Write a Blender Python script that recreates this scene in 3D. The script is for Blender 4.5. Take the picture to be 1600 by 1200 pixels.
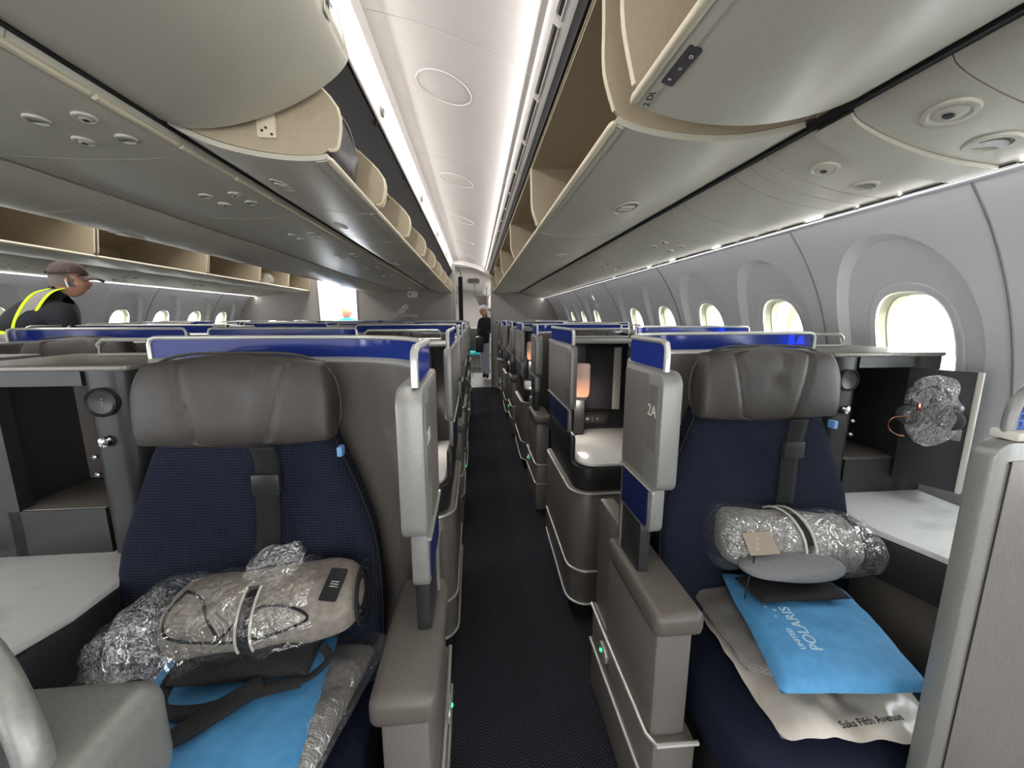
import bpy, bmesh, math, random
from mathutils import Vector, Matrix, noise
random.seed(7)
PI = math.pi
S = bpy.context.scene
COL = S.collection
for o in list(bpy.data.objects): bpy.data.objects.remove(o)

# ------------------------------------------------------------ camera
F_PX, VX, VY, EYE = 610.0, 742.0, 496.0, 1.45
def cam_axes(yaw, pitch):
    D = Vector((math.sin(yaw)*math.cos(pitch), math.cos(yaw)*math.cos(pitch), -math.sin(pitch)))
    R = Vector((math.cos(yaw), -math.sin(yaw), 0)); return R, R.cross(D), D
pitch = math.atan((600-VY)/F_PX); yaw = math.atan(-(VX-800)/F_PX)
for _ in range(20):
    R_, U_, D_ = cam_axes(yaw, pitch)
    yaw += (F_PX*R_.y/D_.y - (VX-800))/F_PX; pitch -= (F_PX*U_.y/D_.y - (600-VY))/F_PX
R_, U_, D_ = cam_axes(yaw, pitch)
cd = bpy.data.cameras.new('camera'); cam = bpy.data.objects.new('camera', cd); COL.objects.link(cam)
mw = Matrix((R_, U_, -D_)).transposed().to_4x4(); mw.translation = (0, 0, EYE); cam.matrix_world = mw
cd.sensor_width = 36; cd.lens = F_PX/1600*36; cd.clip_start = .02; cd.clip_end = 200
S.camera = cam

# ------------------------------------------------------------ world, lights, exposure
W = bpy.data.worlds.new('world'); S.world = W; W.use_nodes = True
bg = W.node_tree.nodes['Background']; bg.inputs[0].default_value = (.93, .97, 1, 1); bg.inputs[1].default_value = 9
S.view_settings.view_transform = 'Standard'; S.view_settings.look = 'None'
S.view_settings.gamma = 1; S.view_settings.use_curve_mapping = False
S.view_settings.exposure = 1.15
def area(name, loc, rot, sx, sy, power, col=(1, .97, .95), spread=PI):
    d = bpy.data.lights.new(name, 'AREA'); d.shape = 'RECTANGLE'; d.size = sx; d.size_y = sy; d.energy = power
    d.color = col; d.spread = spread
    o = bpy.data.objects.new(name, d); COL.objects.link(o); o.location = loc; o.rotation_euler = rot
    return o
# cabin cove lighting (long strips tucked behind the ceiling rails and above the side walls)
area('cove_light', (.225, 3.0, 2.372), (0, math.radians(84), 0), .012, 10.0, 10.0)
area('cove_light', (-.385, 3.0, 2.545), (0, math.radians(-25), 0), .012, 10.0, 14)
area('cove_light', (-3.0, 3.5, 2.55), (0, 0, 0), .3, 9.0, 34)
area('wall_wash_light', (1.395, 3.4, 1.832), (0, math.radians(48), 0), .02, 10.5, 5.0)
area('wall_wash_light', (-4.195, 3.4, 1.832), (0, math.radians(-48), 0), .02, 10.5, 6.5)
area('galley_light', (-.1, 10.2, 2.33), (0, 0, 0), .4, 1.2, 12)
area('galley_light', (-.1, 12.6, 2.33), (0, 0, 0), .5, 4.0, 34)
area('galley_light', (-2.6, 9.3, 2.4), (0, 0, 0), 1.0, 1.6, 60)
# unseen fill panels added behind the photographer to brighten the bin undersides
area('front_fill_light', (.1, -2.3, 1.15), (math.radians(90), 0, 0), 1.6, 1.7, 17, (.97, .98, 1))
area('front_fill_light', (-2.9, -2.3, 1.15), (math.radians(90), 0, 0), 1.6, 1.7, 17, (.97, .98, 1))

# ------------------------------------------------------------ materials
def lin(c): return tuple(((v/255)/12.92 if v/255 <= .04045 else ((v/255+.055)/1.055)**2.4) for v in c)
def mat(name, rgb, rough=.5, metal=0, spec=.5, emit=None, estr=0, alpha=None):
    m = bpy.data.materials.new(name); m.use_nodes = True; b = m.node_tree.nodes['Principled BSDF']
    c = lin(rgb); b.inputs['Base Color'].default_value = (*c, 1); b.inputs['Roughness'].default_value = rough
    b.inputs['Metallic'].default_value = metal; b.inputs['Specular IOR Level'].default_value = spec
    if emit: b.inputs['Emission Color'].default_value = (*lin(emit), 1); b.inputs['Emission Strength'].default_value = estr
    if alpha is not None: b.inputs['Alpha'].default_value = alpha
    return m
def nd(m, t, **k):
    n = m.node_tree.nodes.new(t)
    for a, v in k.items(): setattr(n, a, v)
    return n
def lk(m, a, b): m.node_tree.links.new(a, b)
def noisy(m, rgb2, scale=60, bump=.15, dist=.002, stretch=(1, 1, 1), lo=.35, hi=.65, detail=3):
    b = m.node_tree.nodes['Principled BSDF']; base = b.inputs['Base Color'].default_value[:]
    tc = nd(m, 'ShaderNodeTexCoord'); mp = nd(m, 'ShaderNodeMapping'); mp.inputs['Scale'].default_value = stretch
    lk(m, tc.outputs['Object'], mp.inputs['Vector'])
    n = nd(m, 'ShaderNodeTexNoise'); n.inputs['Scale'].default_value = scale; n.inputs['Detail'].default_value = detail
    lk(m, mp.outputs[0], n.inputs['Vector'])
    r = nd(m, 'ShaderNodeValToRGB'); r.color_ramp.elements[0].position = lo; r.color_ramp.elements[1].position = hi
    r.color_ramp.elements[0].color = base; r.color_ramp.elements[1].color = (*lin(rgb2), 1)
    lk(m, n.outputs[0], r.inputs[0]); lk(m, r.outputs[0], b.inputs['Base Color'])
    if bump:
        bp = nd(m, 'ShaderNodeBump'); bp.inputs['Strength'].default_value = bump; bp.inputs['Distance'].default_value = dist
        lk(m, n.outputs[0], bp.inputs['Height']); lk(m, bp.outputs[0], b.inputs['Normal'])
    return m
def weave(m, rgb2, sx, sy, sz, bump=.4, dist=.001):
    """two crossed sine waves: a ribbed woven fabric"""
    b = m.node_tree.nodes['Principled BSDF']; base = b.inputs['Base Color'].default_value[:]
    tc = nd(m, 'ShaderNodeTexCoord'); sp = nd(m, 'ShaderNodeSeparateXYZ'); lk(m, tc.outputs['Object'], sp.inputs[0])
    def sn(sock, f):
        a = nd(m, 'ShaderNodeMath', operation='MULTIPLY'); a.inputs[1].default_value = f; lk(m, sock, a.inputs[0])
        c = nd(m, 'ShaderNodeMath', operation='SINE'); lk(m, a.outputs[0], c.inputs[0]); return c.outputs[0]
    a1 = sn(sp.outputs[0], sx); a2 = sn(sp.outputs[2], sz); a3 = sn(sp.outputs[1], sy)
    s = nd(m, 'ShaderNodeMath', operation='MAXIMUM'); lk(m, a1, s.inputs[0]); lk(m, a2, s.inputs[1])
    s2 = nd(m, 'ShaderNodeMath', operation='MAXIMUM') if sy else None
    o = s.outputs[0]
    if sy: lk(m, o, s2.inputs[0]); lk(m, a3, s2.inputs[1]); o = s2.outputs[0]
    r = nd(m, 'ShaderNodeValToRGB'); r.color_ramp.elements[0].color = (*lin(rgb2), 1); r.color_ramp.elements[1].color = base
    r.color_ramp.elements[0].position = .3
    lk(m, o, r.inputs[0]); lk(m, r.outputs[0], b.inputs['Base Color'])
    bp = nd(m, 'ShaderNodeBump'); bp.inputs['Strength'].default_value = bump; bp.inputs['Distance'].default_value = dist
    lk(m, o, bp.inputs['Height']); lk(m, bp.outputs[0], b.inputs['Normal'])
    return m
MT = {}
MT['bin'] = noisy(mat('bin_grey_plastic', (188, 184, 169), .36), (193, 189, 174), 160, .05, .001)
MT['liner'] = noisy(mat('bin_beige_liner', (172, 158, 134), .6), (178, 164, 140), 120, .08, .001)
MT['liner_edge'] = mat('cream_edge_trim', (214, 204, 178), .45)
MT['psu'] = noisy(mat('service_unit_plastic', (192, 189, 174), .40), (197, 194, 179), 140, .05, .001)
MT['white'] = noisy(mat('white_ceiling_plastic', (226, 222, 218), .5), (230, 226, 222), 90, .04, .001)
MT['wall'] = noisy(mat('sidewall_plastic', (212, 213, 214), .55), (216, 217, 218), 120, .05, .001)
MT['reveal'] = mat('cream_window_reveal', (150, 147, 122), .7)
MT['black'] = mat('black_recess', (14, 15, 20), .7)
MT['dark'] = noisy(mat('charcoal_plastic', (36, 37, 38), .42), (42, 43, 44), 200, .08, .0006)
MT['dark2'] = noisy(mat('black_kick_base', (14, 14, 17), .7), (22, 22, 25), 200, .1, .0006)
MT['shell'] = noisy(mat('taupe_shell_laminate', (112, 106, 101), .42, .15), (124, 118, 112), 380, .1, .0005, (1, 1, .12), .3, .7)
MT['shell2'] = noisy(mat('bronze_grey_laminate', (118, 113, 108), .38, .35), (130, 125, 119), 420, .08, .0004, (1, 1, .08), .3, .7)
MT['silver'] = mat('satin_silver_trim', (196, 196, 190), .32, .55)
MT['silver_dark'] = noisy(mat('painted_silver', (134, 135, 131), .38, .3), (142, 142, 138), 150, .05, .0005)
MT['leather'] = noisy(mat('dark_taupe_leather', (60, 56, 52), .5), (66, 62, 58), 260, .25, .0012)
MT['arm'] = noisy(mat('taupe_armrest_leather', (92, 86, 80), .45), (99, 93, 87), 300, .2, .0008)
MT['navy'] = weave(mat('navy_ribbed_seat_fabric', (45, 51, 68), .9, 0, .15), (20, 23, 33), 1100, 0, 900, .4, .001)
MT['navy_plain'] = noisy(mat('navy_cushion_fabric', (32, 37, 54), .9, 0, .15), (22, 26, 40), 500, .3, .001)
MT['navy_panel'] = noisy(mat('navy_inlay', (20, 32, 78), .3), (24, 38, 88), 300, .05, .0003)
MT['marble'] = noisy(mat('white_marble_laminate', (228, 229, 226), .2), (200, 203, 201), 5, 0, 0, (1, 1.6, 1), .52, .72, 8)
MT['lamp'] = mat('frosted_lamp_shade', (236, 218, 205), .5, 0, .5, (255, 196, 160), .35)
def lampshade():
    m = mat('frosted_lamp_shade', (236, 222, 212), .5); b = m.node_tree.nodes['Principled BSDF']
    tc = nd(m, 'ShaderNodeTexCoord'); sp = nd(m, 'ShaderNodeSeparateXYZ'); lk(m, tc.outputs['Object'], sp.inputs[0])
    mr = nd(m, 'ShaderNodeMapRange'); mr.inputs[1].default_value = 1.03; mr.inputs[2].default_value = 1.14; mr.inputs[3].default_value = .5; mr.inputs[4].default_value = .04
    lk(m, sp.outputs[2], mr.inputs[0]); lk(m, mr.outputs[0], b.inputs['Emission Strength']); b.inputs['Emission Color'].default_value = (*lin((255, 160, 110)), 1)
    return m
MT['lamp'] = lampshade()
MT['lampglow'] = mat('warm_lamp_glow', (255, 190, 140), .5, 0, .5, (255, 168, 110), .9)
MT['chrome'] = mat('polished_chrome', (225, 225, 228), .08, 1)
MT['led'] = mat('green_led', (20, 200, 80), .4, 0, .5, (30, 255, 90), 5)
MT['cove'] = mat('cove_strip_glow', (255, 255, 255), .5, 0, .5, (255, 248, 240), 1.6)
MT['wallcove'] = mat('sidewall_strip_glow', (255, 255, 255), .5, 0, .5, (255, 246, 255), 1.4)
MT['bulk'] = noisy(mat('taupe_bulkhead_fabric', (158, 152, 147), .75), (167, 161, 156), 220, .15, .001, (1, 1, .3))
MT['label'] = mat('label_print', (206, 202, 192), .5)
MT['ink'] = mat('black_ink', (28, 28, 32), .6)
MT['placard'] = mat('navy_placard', (24, 28, 44), .35)
MT['bluefab'] = noisy(mat('sky_blue_nonwoven_bag', (76, 144, 194), .7), (84, 153, 202), 40, .2, .002)
MT['bagprint'] = mat('pale_bag_print', (190, 214, 226), .6)
MT['greyfab'] = weave(mat('grey_herringbone_blanket', (146, 143, 138), .85), (112, 109, 105), 1500, 1300, 0, .5, .001)
MT['roll'] = noisy(mat('grey_plush_throw', (150, 148, 144), .9), (124, 122, 118), 70, .5, .006, (1, 1, .5))
MT['throw'] = noisy(mat('taupe_brushed_throw', (146, 138, 128), .9), (128, 121, 112), 60, .4, .004)
MT['pouch'] = noisy(mat('grey_felt_pouch', (128, 128, 130), .9), (118, 118, 120), 200, .3, .001)
MT['whitebag'] = noisy(mat('cloudy_white_plastic_bag', (214, 207, 196), .28), (180, 173, 162), 9, .5, .01)
MT['kraft'] = mat('kraft_paper_tag', (164, 150, 134), .7)
MT['blackfab'] = noisy(mat('black_fabric', (17, 17, 19), .85), (26, 26, 28), 150, .4, .002)
MT['bagfab'] = noisy(mat('black_leather_bag', (30, 30, 33), .4), (44, 44, 47), 40, .4, .004)
MT['skin'] = mat('skin', (196, 146, 120), .55)
MT['cap'] = noisy(mat('brown_cap_cloth', (74, 62, 58), .85), (98, 84, 78), 90, .3, .002)
MT['whitecloth'] = mat('white_cloth', (228, 226, 232), .8)
MT['jacket'] = noisy(mat('black_jacket', (26, 30, 36), .85), (34, 38, 44), 80, .3, .002)
MT['hivis'] = mat('lime_hi_vis', (214, 240, 40), .6, 0, .5, (200, 240, 30), .25)
MT['reflect'] = noisy(mat('grey_reflective_tape', (142, 140, 138), .5), (160, 158, 156), 200, .1, .001)
MT['hair'] = noisy(mat('auburn_hair', (214, 130, 104), .5), (180, 96, 76), 60, .4, .003)
MT['bluetop'] = mat('turquoise_top', (40, 160, 226), .7)
MT['jeans'] = mat('pale_trousers', (170, 170, 190), .8)
MT['greyhair'] = mat('short_grey_hair', (120, 110, 102), .8)
MT['teal'] = mat('teal_cloth', (60, 190, 190), .7)
MT['orange'] = mat('orange_paint', (226, 92, 52), .6)
MT['skyblue_tag'] = mat('light_blue_tag', (120, 170, 226), .5)
MT['curtain'] = noisy(mat('charcoal_curtain', (58, 52, 52), .85), (92, 84, 82), 30, .3, .004, (6, 6, .4))
MT['concrete'] = noisy(mat('pale_apron_concrete', (206, 206, 204), .9), (190, 190, 188), 3, .1, .01)

def glassy(name, tint, alpha_fac, rough, bump_scale=0, bstr=.6):
    m = bpy.data.materials.new(name); m.use_nodes = True; nt = m.node_tree; nt.nodes.clear()
    out = nt.nodes.new('ShaderNodeOutputMaterial'); mix = nt.nodes.new('ShaderNodeMixShader')
    tr = nt.nodes.new('ShaderNodeBsdfTransparent'); gl = nt.nodes.new('ShaderNodeBsdfGlossy')
    tr.inputs[0].default_value = (*tint, 1); gl.inputs[0].default_value = (1, 1, 1, 1); gl.inputs['Roughness'].default_value = rough
    lw = nt.nodes.new('ShaderNodeLayerWeight'); lw.inputs[0].default_value = .5
    fr = nt.nodes.new('ShaderNodeMath'); fr.operation = 'POWER'; fr.inputs[1].default_value = 5; nt.links.new(lw.outputs['Facing'], fr.inputs[0])
    fm = nt.nodes.new('ShaderNodeMath'); fm.operation = 'MULTIPLY_ADD'; fm.inputs[1].default_value = .5; fm.inputs[2].default_value = .03; nt.links.new(fr.outputs[0], fm.inputs[0]); fr = fm
    ad = nt.nodes.new('ShaderNodeMath'); ad.operation = 'ADD'; ad.inputs[1].default_value = alpha_fac; ad.use_clamp = True
    nt.links.new(fr.outputs[0], ad.inputs[0]); nt.links.new(ad.outputs[0], mix.inputs[0])
    nt.links.new(tr.outputs[0], mix.inputs[1]); nt.links.new(gl.outputs[0], mix.inputs[2]); nt.links.new(mix.outputs[0], out.inputs[0])
    return m
MT['pane'] = glassy('clear_window_pane', (.97, .98, .98), 0.0, .02)
def plastic(name, scale, strength, g=.17):
    """thin clear film: mostly transparent, with crinkle highlights on top"""
    m = bpy.data.materials.new(name); m.use_nodes = True; nt = m.node_tree; nt.nodes.clear()
    out = nt.nodes.new('ShaderNodeOutputMaterial'); ad = nt.nodes.new('ShaderNodeAddShader')
    tr = nt.nodes.new('ShaderNodeBsdfTransparent'); gl = nt.nodes.new('ShaderNodeBsdfGlossy'); tr.inputs[0].default_value = (.90, .90, .90, 1)
    gl.inputs['Roughness'].default_value = .13; gl.inputs[0].default_value = (g, g, g, 1)
    tc = nt.nodes.new('ShaderNodeTexCoord'); n = nt.nodes.new('ShaderNodeTexNoise'); n.inputs['Scale'].default_value = scale; n.inputs['Detail'].default_value = 2; n.inputs['Distortion'].default_value = 3.0
    v = nt.nodes.new('ShaderNodeTexVoronoi'); v.feature = 'DISTANCE_TO_EDGE'; v.inputs['Scale'].default_value = scale*.7
    df = nt.nodes.new('ShaderNodeBsdfDiffuse'); df.inputs[0].default_value = (.03, .03, .03, 1); ad2 = nt.nodes.new('ShaderNodeAddShader')
    a = nt.nodes.new('ShaderNodeMath'); a.operation = 'ADD'; b = nt.nodes.new('ShaderNodeBump'); b.inputs['Strength'].default_value = strength; b.inputs['Distance'].default_value = .02
    L = nt.links.new; L(tc.outputs['Object'], n.inputs['Vector']); L(n.outputs['Color'], v.inputs['Vector']) if False else L(tc.outputs['Object'], v.inputs['Vector'])
    L(n.outputs[0], a.inputs[0]); L(v.outputs[0], a.inputs[1]); L(a.outputs[0], b.inputs['Height']); L(b.outputs[0], gl.inputs['Normal'])
    L(tr.outputs[0], ad.inputs[0]); L(gl.outputs[0], ad.inputs[1]); L(ad.outputs[0], ad2.inputs[0]); L(df.outputs[0], ad2.inputs[1]); L(ad2.outputs[0], out.inputs[0])
    return m
MT['plastic'] = plastic('crumpled_clear_plastic', 16, .8)
MT['plastic_fine'] = plastic('crumpled_clear_plastic_fine', 24, .9, .2)
def blueglass():
    m = glassy('blue_translucent_screen', (.06, .12, .62), .02, .12); nt = m.node_tree
    mix = [n for n in nt.nodes if n.type == 'MIX_SHADER'][0]; out = [n for n in nt.nodes if n.type == 'OUTPUT_MATERIAL'][0]
    df = nt.nodes.new('ShaderNodeBsdfDiffuse'); df.inputs[0].default_value = (*lin((44, 66, 150)), 1)
    m2 = nt.nodes.new('ShaderNodeMixShader'); m2.inputs[0].default_value = .62
    nt.links.new(mix.outputs[0], m2.inputs[1]); nt.links.new(df.outputs[0], m2.inputs[2]); nt.links.new(m2.outputs[0], out.inputs[0])
    return m
MT['blueglass'] = blueglass()
def carpet():
    m = mat('charcoal_herringbone_carpet', (34, 35, 40), .95, 0, .1); b = m.node_tree.nodes['Principled BSDF']
    tc = nd(m, 'ShaderNodeTexCoord'); sp = nd(m, 'ShaderNodeSeparateXYZ'); lk(m, tc.outputs['Object'], sp.inputs[0])
    def mth(op, a, v=None, c=None):
        n = nd(m, 'ShaderNodeMath', operation=op); lk(m, a, n.inputs[0])
        if v is not None: n.inputs[1].default_value = v
        if c is not None: lk(m, c, n.inputs[1])
        return n.outputs[0]
    pp = mth('PINGPONG', sp.outputs[0], .022)
    yy = mth('MULTIPLY', sp.outputs[1], 1.0)
    s = mth('ADD', yy, c=pp); s = mth('MULTIPLY', s, 2*PI/.011); s = mth('SINE', s)
    n = nd(m, 'ShaderNodeTexNoise'); n.inputs['Scale'].default_value = 350; lk(m, tc.outputs['Object'], n.inputs['Vector'])
    s2 = mth('ADD', s, c=mth('MULTIPLY', n.outputs[0], 1.2))
    r = nd(m, 'ShaderNodeValToRGB'); r.color_ramp.elements[0].color = (*lin((24, 25, 30)), 1); r.color_ramp.elements[1].color = (*lin((66, 66, 73)), 1)
    r.color_ramp.elements[0].position = .15
    lk(m, s2, r.inputs[0]); lk(m, r.outputs[0], b.inputs['Base Color'])
    bp = nd(m, 'ShaderNodeBump'); bp.inputs['Strength'].default_value = .6; bp.inputs['Distance'].default_value = .002
    lk(m, s2, bp.inputs['Height']); lk(m, bp.outputs[0], b.inputs['Normal'])
    return m
MT['carpet'] = carpet()
MT['galleyfloor'] = noisy(mat('grey_galley_floor', (112, 112, 110), .5), (122, 122, 120), 80, .1, .001)
MT['mesh_blue'] = weave(mat('blue_mesh_fabric', (64, 112, 200), .6), (20, 44, 110), 620, 0, 480, .6, .002)

# ------------------------------------------------------------ mesh builder
class MB:
    def __init__(s): s.v = []; s.f = []
    def add(s, v, f):
        n = len(s.v); s.v += [tuple(p) for p in v]; s.f += [tuple(i+n for i in q) for q in f]; return s
    def box(s, x0, x1, y0, y1, z0, z1, r=0, seg=2):
        if r <= 0:
            v = [(x, y, z) for z in (z0, z1) for y in (y0, y1) for x in (x0, x1)]
            return s.add(v, [(0, 2, 3, 1), (4, 5, 7, 6), (0, 1, 5, 4), (2, 6, 7, 3), (0, 4, 6, 2), (1, 3, 7, 5)])
        bm = bmesh.new(); bmesh.ops.create_cube(bm, size=1)
        for q in bm.verts: q.co = ((x0+x1)/2+q.co.x*(x1-x0), (y0+y1)/2+q.co.y*(y1-y0), (z0+z1)/2+q.co.z*(z1-z0))
        bmesh.ops.bevel(bm, geom=bm.edges[:], offset=r, segments=seg, profile=.5, affect='EDGES')
        bm.verts.index_update(); s.add([q.co[:] for q in bm.verts], [[q.index for q in f.verts] for f in bm.faces]); bm.free(); return s
    def ext(s, poly, ax, a, b, bev=0):
        """extrude a closed 2-D outline along axis ax from a to b; bev insets the end caps"""
        def P(p, q, t): return {'x': (t, p, q), 'y': (p, t, q), 'z': (p, q, t)}[ax]
        n = len(poly); cx = sum(p[0] for p in poly)/n; cy = sum(p[1] for p in poly)/n
        rings = [(a, 0), (b, 0)] if bev <= 0 else [(a, bev), (a+bev*.3, bev*.3), (a+bev, 0), (b-bev, 0), (b-bev*.3, bev*.3), (b, bev)]
        def ins(i, d):
            if d == 0: return poly[i]
            p0, p1, p2 = poly[i-1], poly[i], poly[(i+1) % n]
            e1 = Vector((p1[0]-p0[0], p1[1]-p0[1])); e2 = Vector((p2[0]-p1[0], p2[1]-p1[1]))
            if e1.length < 1e-7 or e2.length < 1e-7: return p1
            e1.normalize(); e2.normalize(); n1 = Vector((-e1.y, e1.x)); n2 = Vector((-e2.y, e2.x)); m = (n1+n2)
            if m.length < 1e-5: return p1
            m.normalize(); k = d/max(.4, m.dot(n1)); sg = 1 if area2 > 0 else -1
            return (p1[0]+m.x*k*sg, p1[1]+m.y*k*sg)
        area2 = sum(poly[i-1][0]*poly[i][1]-poly[i][0]*poly[i-1][1] for i in range(n))
        v = []; f = []
        for t, d in rings: v += [P(*ins(i, d), t) for i in range(n)]
        R = len(rings)
        for k in range(R-1):
            for i in range(n):
                j = (i+1) % n; f.append((k*n+i, k*n+j, (k+1)*n+j, (k+1)*n+i))
        f.append(tuple(range(n-1, -1, -1))); f.append(tuple((R-1)*n+i for i in range(n)))
        return s.add(v, f)
    def ribbon(s, path, ax, a, b, t, side=1):
        """open 2-D polyline thickened by t to one side, extruded along ax"""
        n = len(path); off = []
        for i in range(n):
            p0 = path[max(0, i-1)]; p1 = path[min(n-1, i+1)]
            d = Vector((p1[0]-p0[0], p1[1]-p0[1])).normalized(); off.append((path[i][0]-d.y*t*side, path[i][1]+d.x*t*side))
        # quads strip (valid for concave outlines)
        def P(p, q): return {'x': (q, p[0], p[1]), 'y': (p[0], q, p[1]), 'z': (p[0], p[1], q)}[ax]
        v = []
        for i in range(n): v += [P(path[i], a), P(path[i], b), P(off[i], a), P(off[i], b)]
        f = []
        for i in range(n-1):
            k = 4*i; m = k+4
            f += [(k, m, m+1, k+1), (k+2, k+3, m+3, m+2), (k, k+2, m+2, m), (k+1, m+1, m+3, k+3)]
        f += [(0, 1, 3, 2), (4*n-4, 4*n-2, 4*n-1, 4*n-3)]
        return s.add(v, f)
    def tube(s, path, r, n=8, closed=False, flat=1.0):
        P = [Vector(p) for p in path]; m = len(P); v = []; f = []; up = None
        for i in range(m):
            a = P[i-1] if (i > 0 or closed) else P[i]; b = P[(i+1) % m] if (i < m-1 or closed) else P[i]
            d = (b-a).normalized()
            if up is None:
                up = Vector((0, 0, 1)) if abs(d.z) < .9 else Vector((1, 0, 0))
            x = d.cross(up)
            if x.length < 1e-4: x = d.orthogonal()
            x.normalize(); up = x.cross(d).normalized()
            rr_ = r[i] if isinstance(r, (list, tuple)) else r
            for k in range(n):
                an = 2*PI*k/n; v.append(P[i]+x*math.cos(an)*rr_+up*math.sin(an)*rr_*flat)
        L = m if closed else m-1
        for i in range(L):
            for k in range(n):
                j = (k+1) % n; i2 = (i+1) % m; f.append((i*n+k, i*n+j, i2*n+j, i2*n+k))
        if not closed: f.append(tuple(range(n-1, -1, -1))); f.append(tuple((m-1)*n+k for k in range(n)))
        return s.add(v, f)
    def lathe(s, prof, c, ax='z', n=20, sx=1, sy=1):
        v = []; f = []
        for r, h in prof:
            for k in range(n):
                a = 2*PI*k/n; p, q = r*math.cos(a)*sx, r*math.sin(a)*sy
                v.append({'z': (c[0]+p, c[1]+q, c[2]+h), 'y': (c[0]+p, c[1]+h, c[2]+q), 'x': (c[0]+h, c[1]+p, c[2]+q)}[ax])
        for i in range(len(prof)-1):
            for k in range(n): f.append((i*n+k, i*n+(k+1) % n, (i+1)*n+(k+1) % n, (i+1)*n+k))
        f.append(tuple(range(n-1, -1, -1))); f.append(tuple((len(prof)-1)*n+k for k in range(n)))
        return s.add(v, f)
    def grid(s, fn, nu, nv, closed_u=False):
        v = [fn(i/(nu if closed_u else nu-1) if nu > 1 else 0, j/(nv-1)) for j in range(nv) for i in range(nu)]
        f = []
        for j in range(nv-1):
            for i in range(nu if closed_u else nu-1):
                k = (i+1) % nu; f.append((j*nu+i, j*nu+k, (j+1)*nu+k, (j+1)*nu+i))
        return s.add(v, f)
    def obj(s, name, material, parent=None, ang=40, fix=True):
        me = bpy.data.meshes.new(name); me.from_pydata([tuple(p) for p in s.v], [], s.f); 
        if fix:
            bm = bmesh.new(); bm.from_mesh(me); bmesh.ops.remove_doubles(bm, verts=bm.verts[:], dist=1e-6)
            bmesh.ops.recalc_face_normals(bm, faces=bm.faces[:]); bm.to_mesh(me); bm.free()
        me.validate(); me.shade_smooth(); me.set_sharp_from_angle(angle=math.radians(ang))
        if isinstance(material, str): material = MT[material]
        me.materials.append(material)
        o = bpy.data.objects.new(name, me); COL.objects.link(o); o.parent = parent; return o
def rr(x0, y0, x1, y1, r, n=5):
    rs = r if isinstance(r, (list, tuple)) else (r,)*4
    pts = []
    for (cx, cy, a0, q) in ((x1-rs[0], y1-rs[0], 0, rs[0]), (x0+rs[1], y1-rs[1], 90, rs[1]), (x0+rs[2], y0+rs[2], 180, rs[2]), (x1-rs[3], y0+rs[3], 270, rs[3])):
        if q <= 1e-5: pts.append((cx, cy)); continue
        for k in range(n+1):
            a = math.radians(a0+90*k/n); pts.append((cx+q*math.cos(a), cy+q*math.sin(a)))
    return pts
def smooth(pts, n=6):
    """Catmull-Rom through points"""
    P = [Vector(p) for p in pts]; out = []
    for i in range(len(P)-1):
        p0 = P[max(0, i-1)]; p1 = P[i]; p2 = P[i+1]; p3 = P[min(len(P)-1, i+2)]
        for k in range(n):
            t = k/n; out.append(.5*((2*p1)+(p2-p0)*t+(2*p0-5*p1+4*p2-p3)*t*t+(3*p1-p0-3*p2+p3)*t**3))
    out.append(P[-1]); return [tuple(p) for p in out]
def tag(o, label=None, cat=None, group=None, kind=None):
    if label: o['label'] = label
    if cat: o['category'] = cat
    if group: o['group'] = group
    if kind: o['kind'] = kind
    return o
def empty(name, loc=(0, 0, 0), rz=0, **k):
    o = bpy.data.objects.new(name, None); o.empty_display_size = .05; COL.objects.link(o)
    o.location = loc; o.rotation_euler = (0, 0, rz); return tag(o, **k)
def struct(mb, name, m, parent=None, **k):
    o = mb.obj(name, m, parent, **k)
    if parent is None: o['kind'] = 'structure'
    return o
def copy_tree(o, parent=None):
    c = o.copy(); COL.objects.link(c); c.parent = parent
    for ch in o.children: copy_tree(ch, c)
    return c
def text(name, s, size, m, parent, loc, rot, ext=.0005, sx=1, align='CENTER'):
    cu = bpy.data.curves.new(name, 'FONT'); cu.body = s; cu.size = size; cu.extrude = ext; cu.align_x = align; cu.resolution_u = 3
    t = bpy.data.objects.new(name, cu); COL.objects.link(t)
    dg = bpy.context.evaluated_depsgraph_get(); me = bpy.data.meshes.new_from_object(t.evaluated_get(dg))
    bpy.data.objects.remove(t); bpy.data.curves.remove(cu)
    me.materials.append(MT[m]) if not me.materials else None
    me.materials[0] = MT[m]
    o = bpy.data.objects.new(name, me); COL.objects.link(o); o.parent = parent; o.location = loc; o.rotation_euler = rot; o.scale = (sx, 1, 1)
    return o

# ============================================================ THE SETTING
YB = 8.1          # aft bulkhead plane
Y0 = -2.6         # forward end of what is built
def MX(x): return -2.8-x      # mirror to the other side of the aircraft
MB().box(-4.9, 2.1, Y0, YB+.02, -.05, 0).obj('floor', 'carpet')['kind'] = 'structure'
f2 = MB().box(-4.9, 2.1, YB+.02, 16, -.05, 0).obj('floor', 'galleyfloor'); f2['kind'] = 'structure'
struct(MB().box(-.4, .4, 10.3, 16, 0, .004), 'trim_1', 'dark2')

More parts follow.
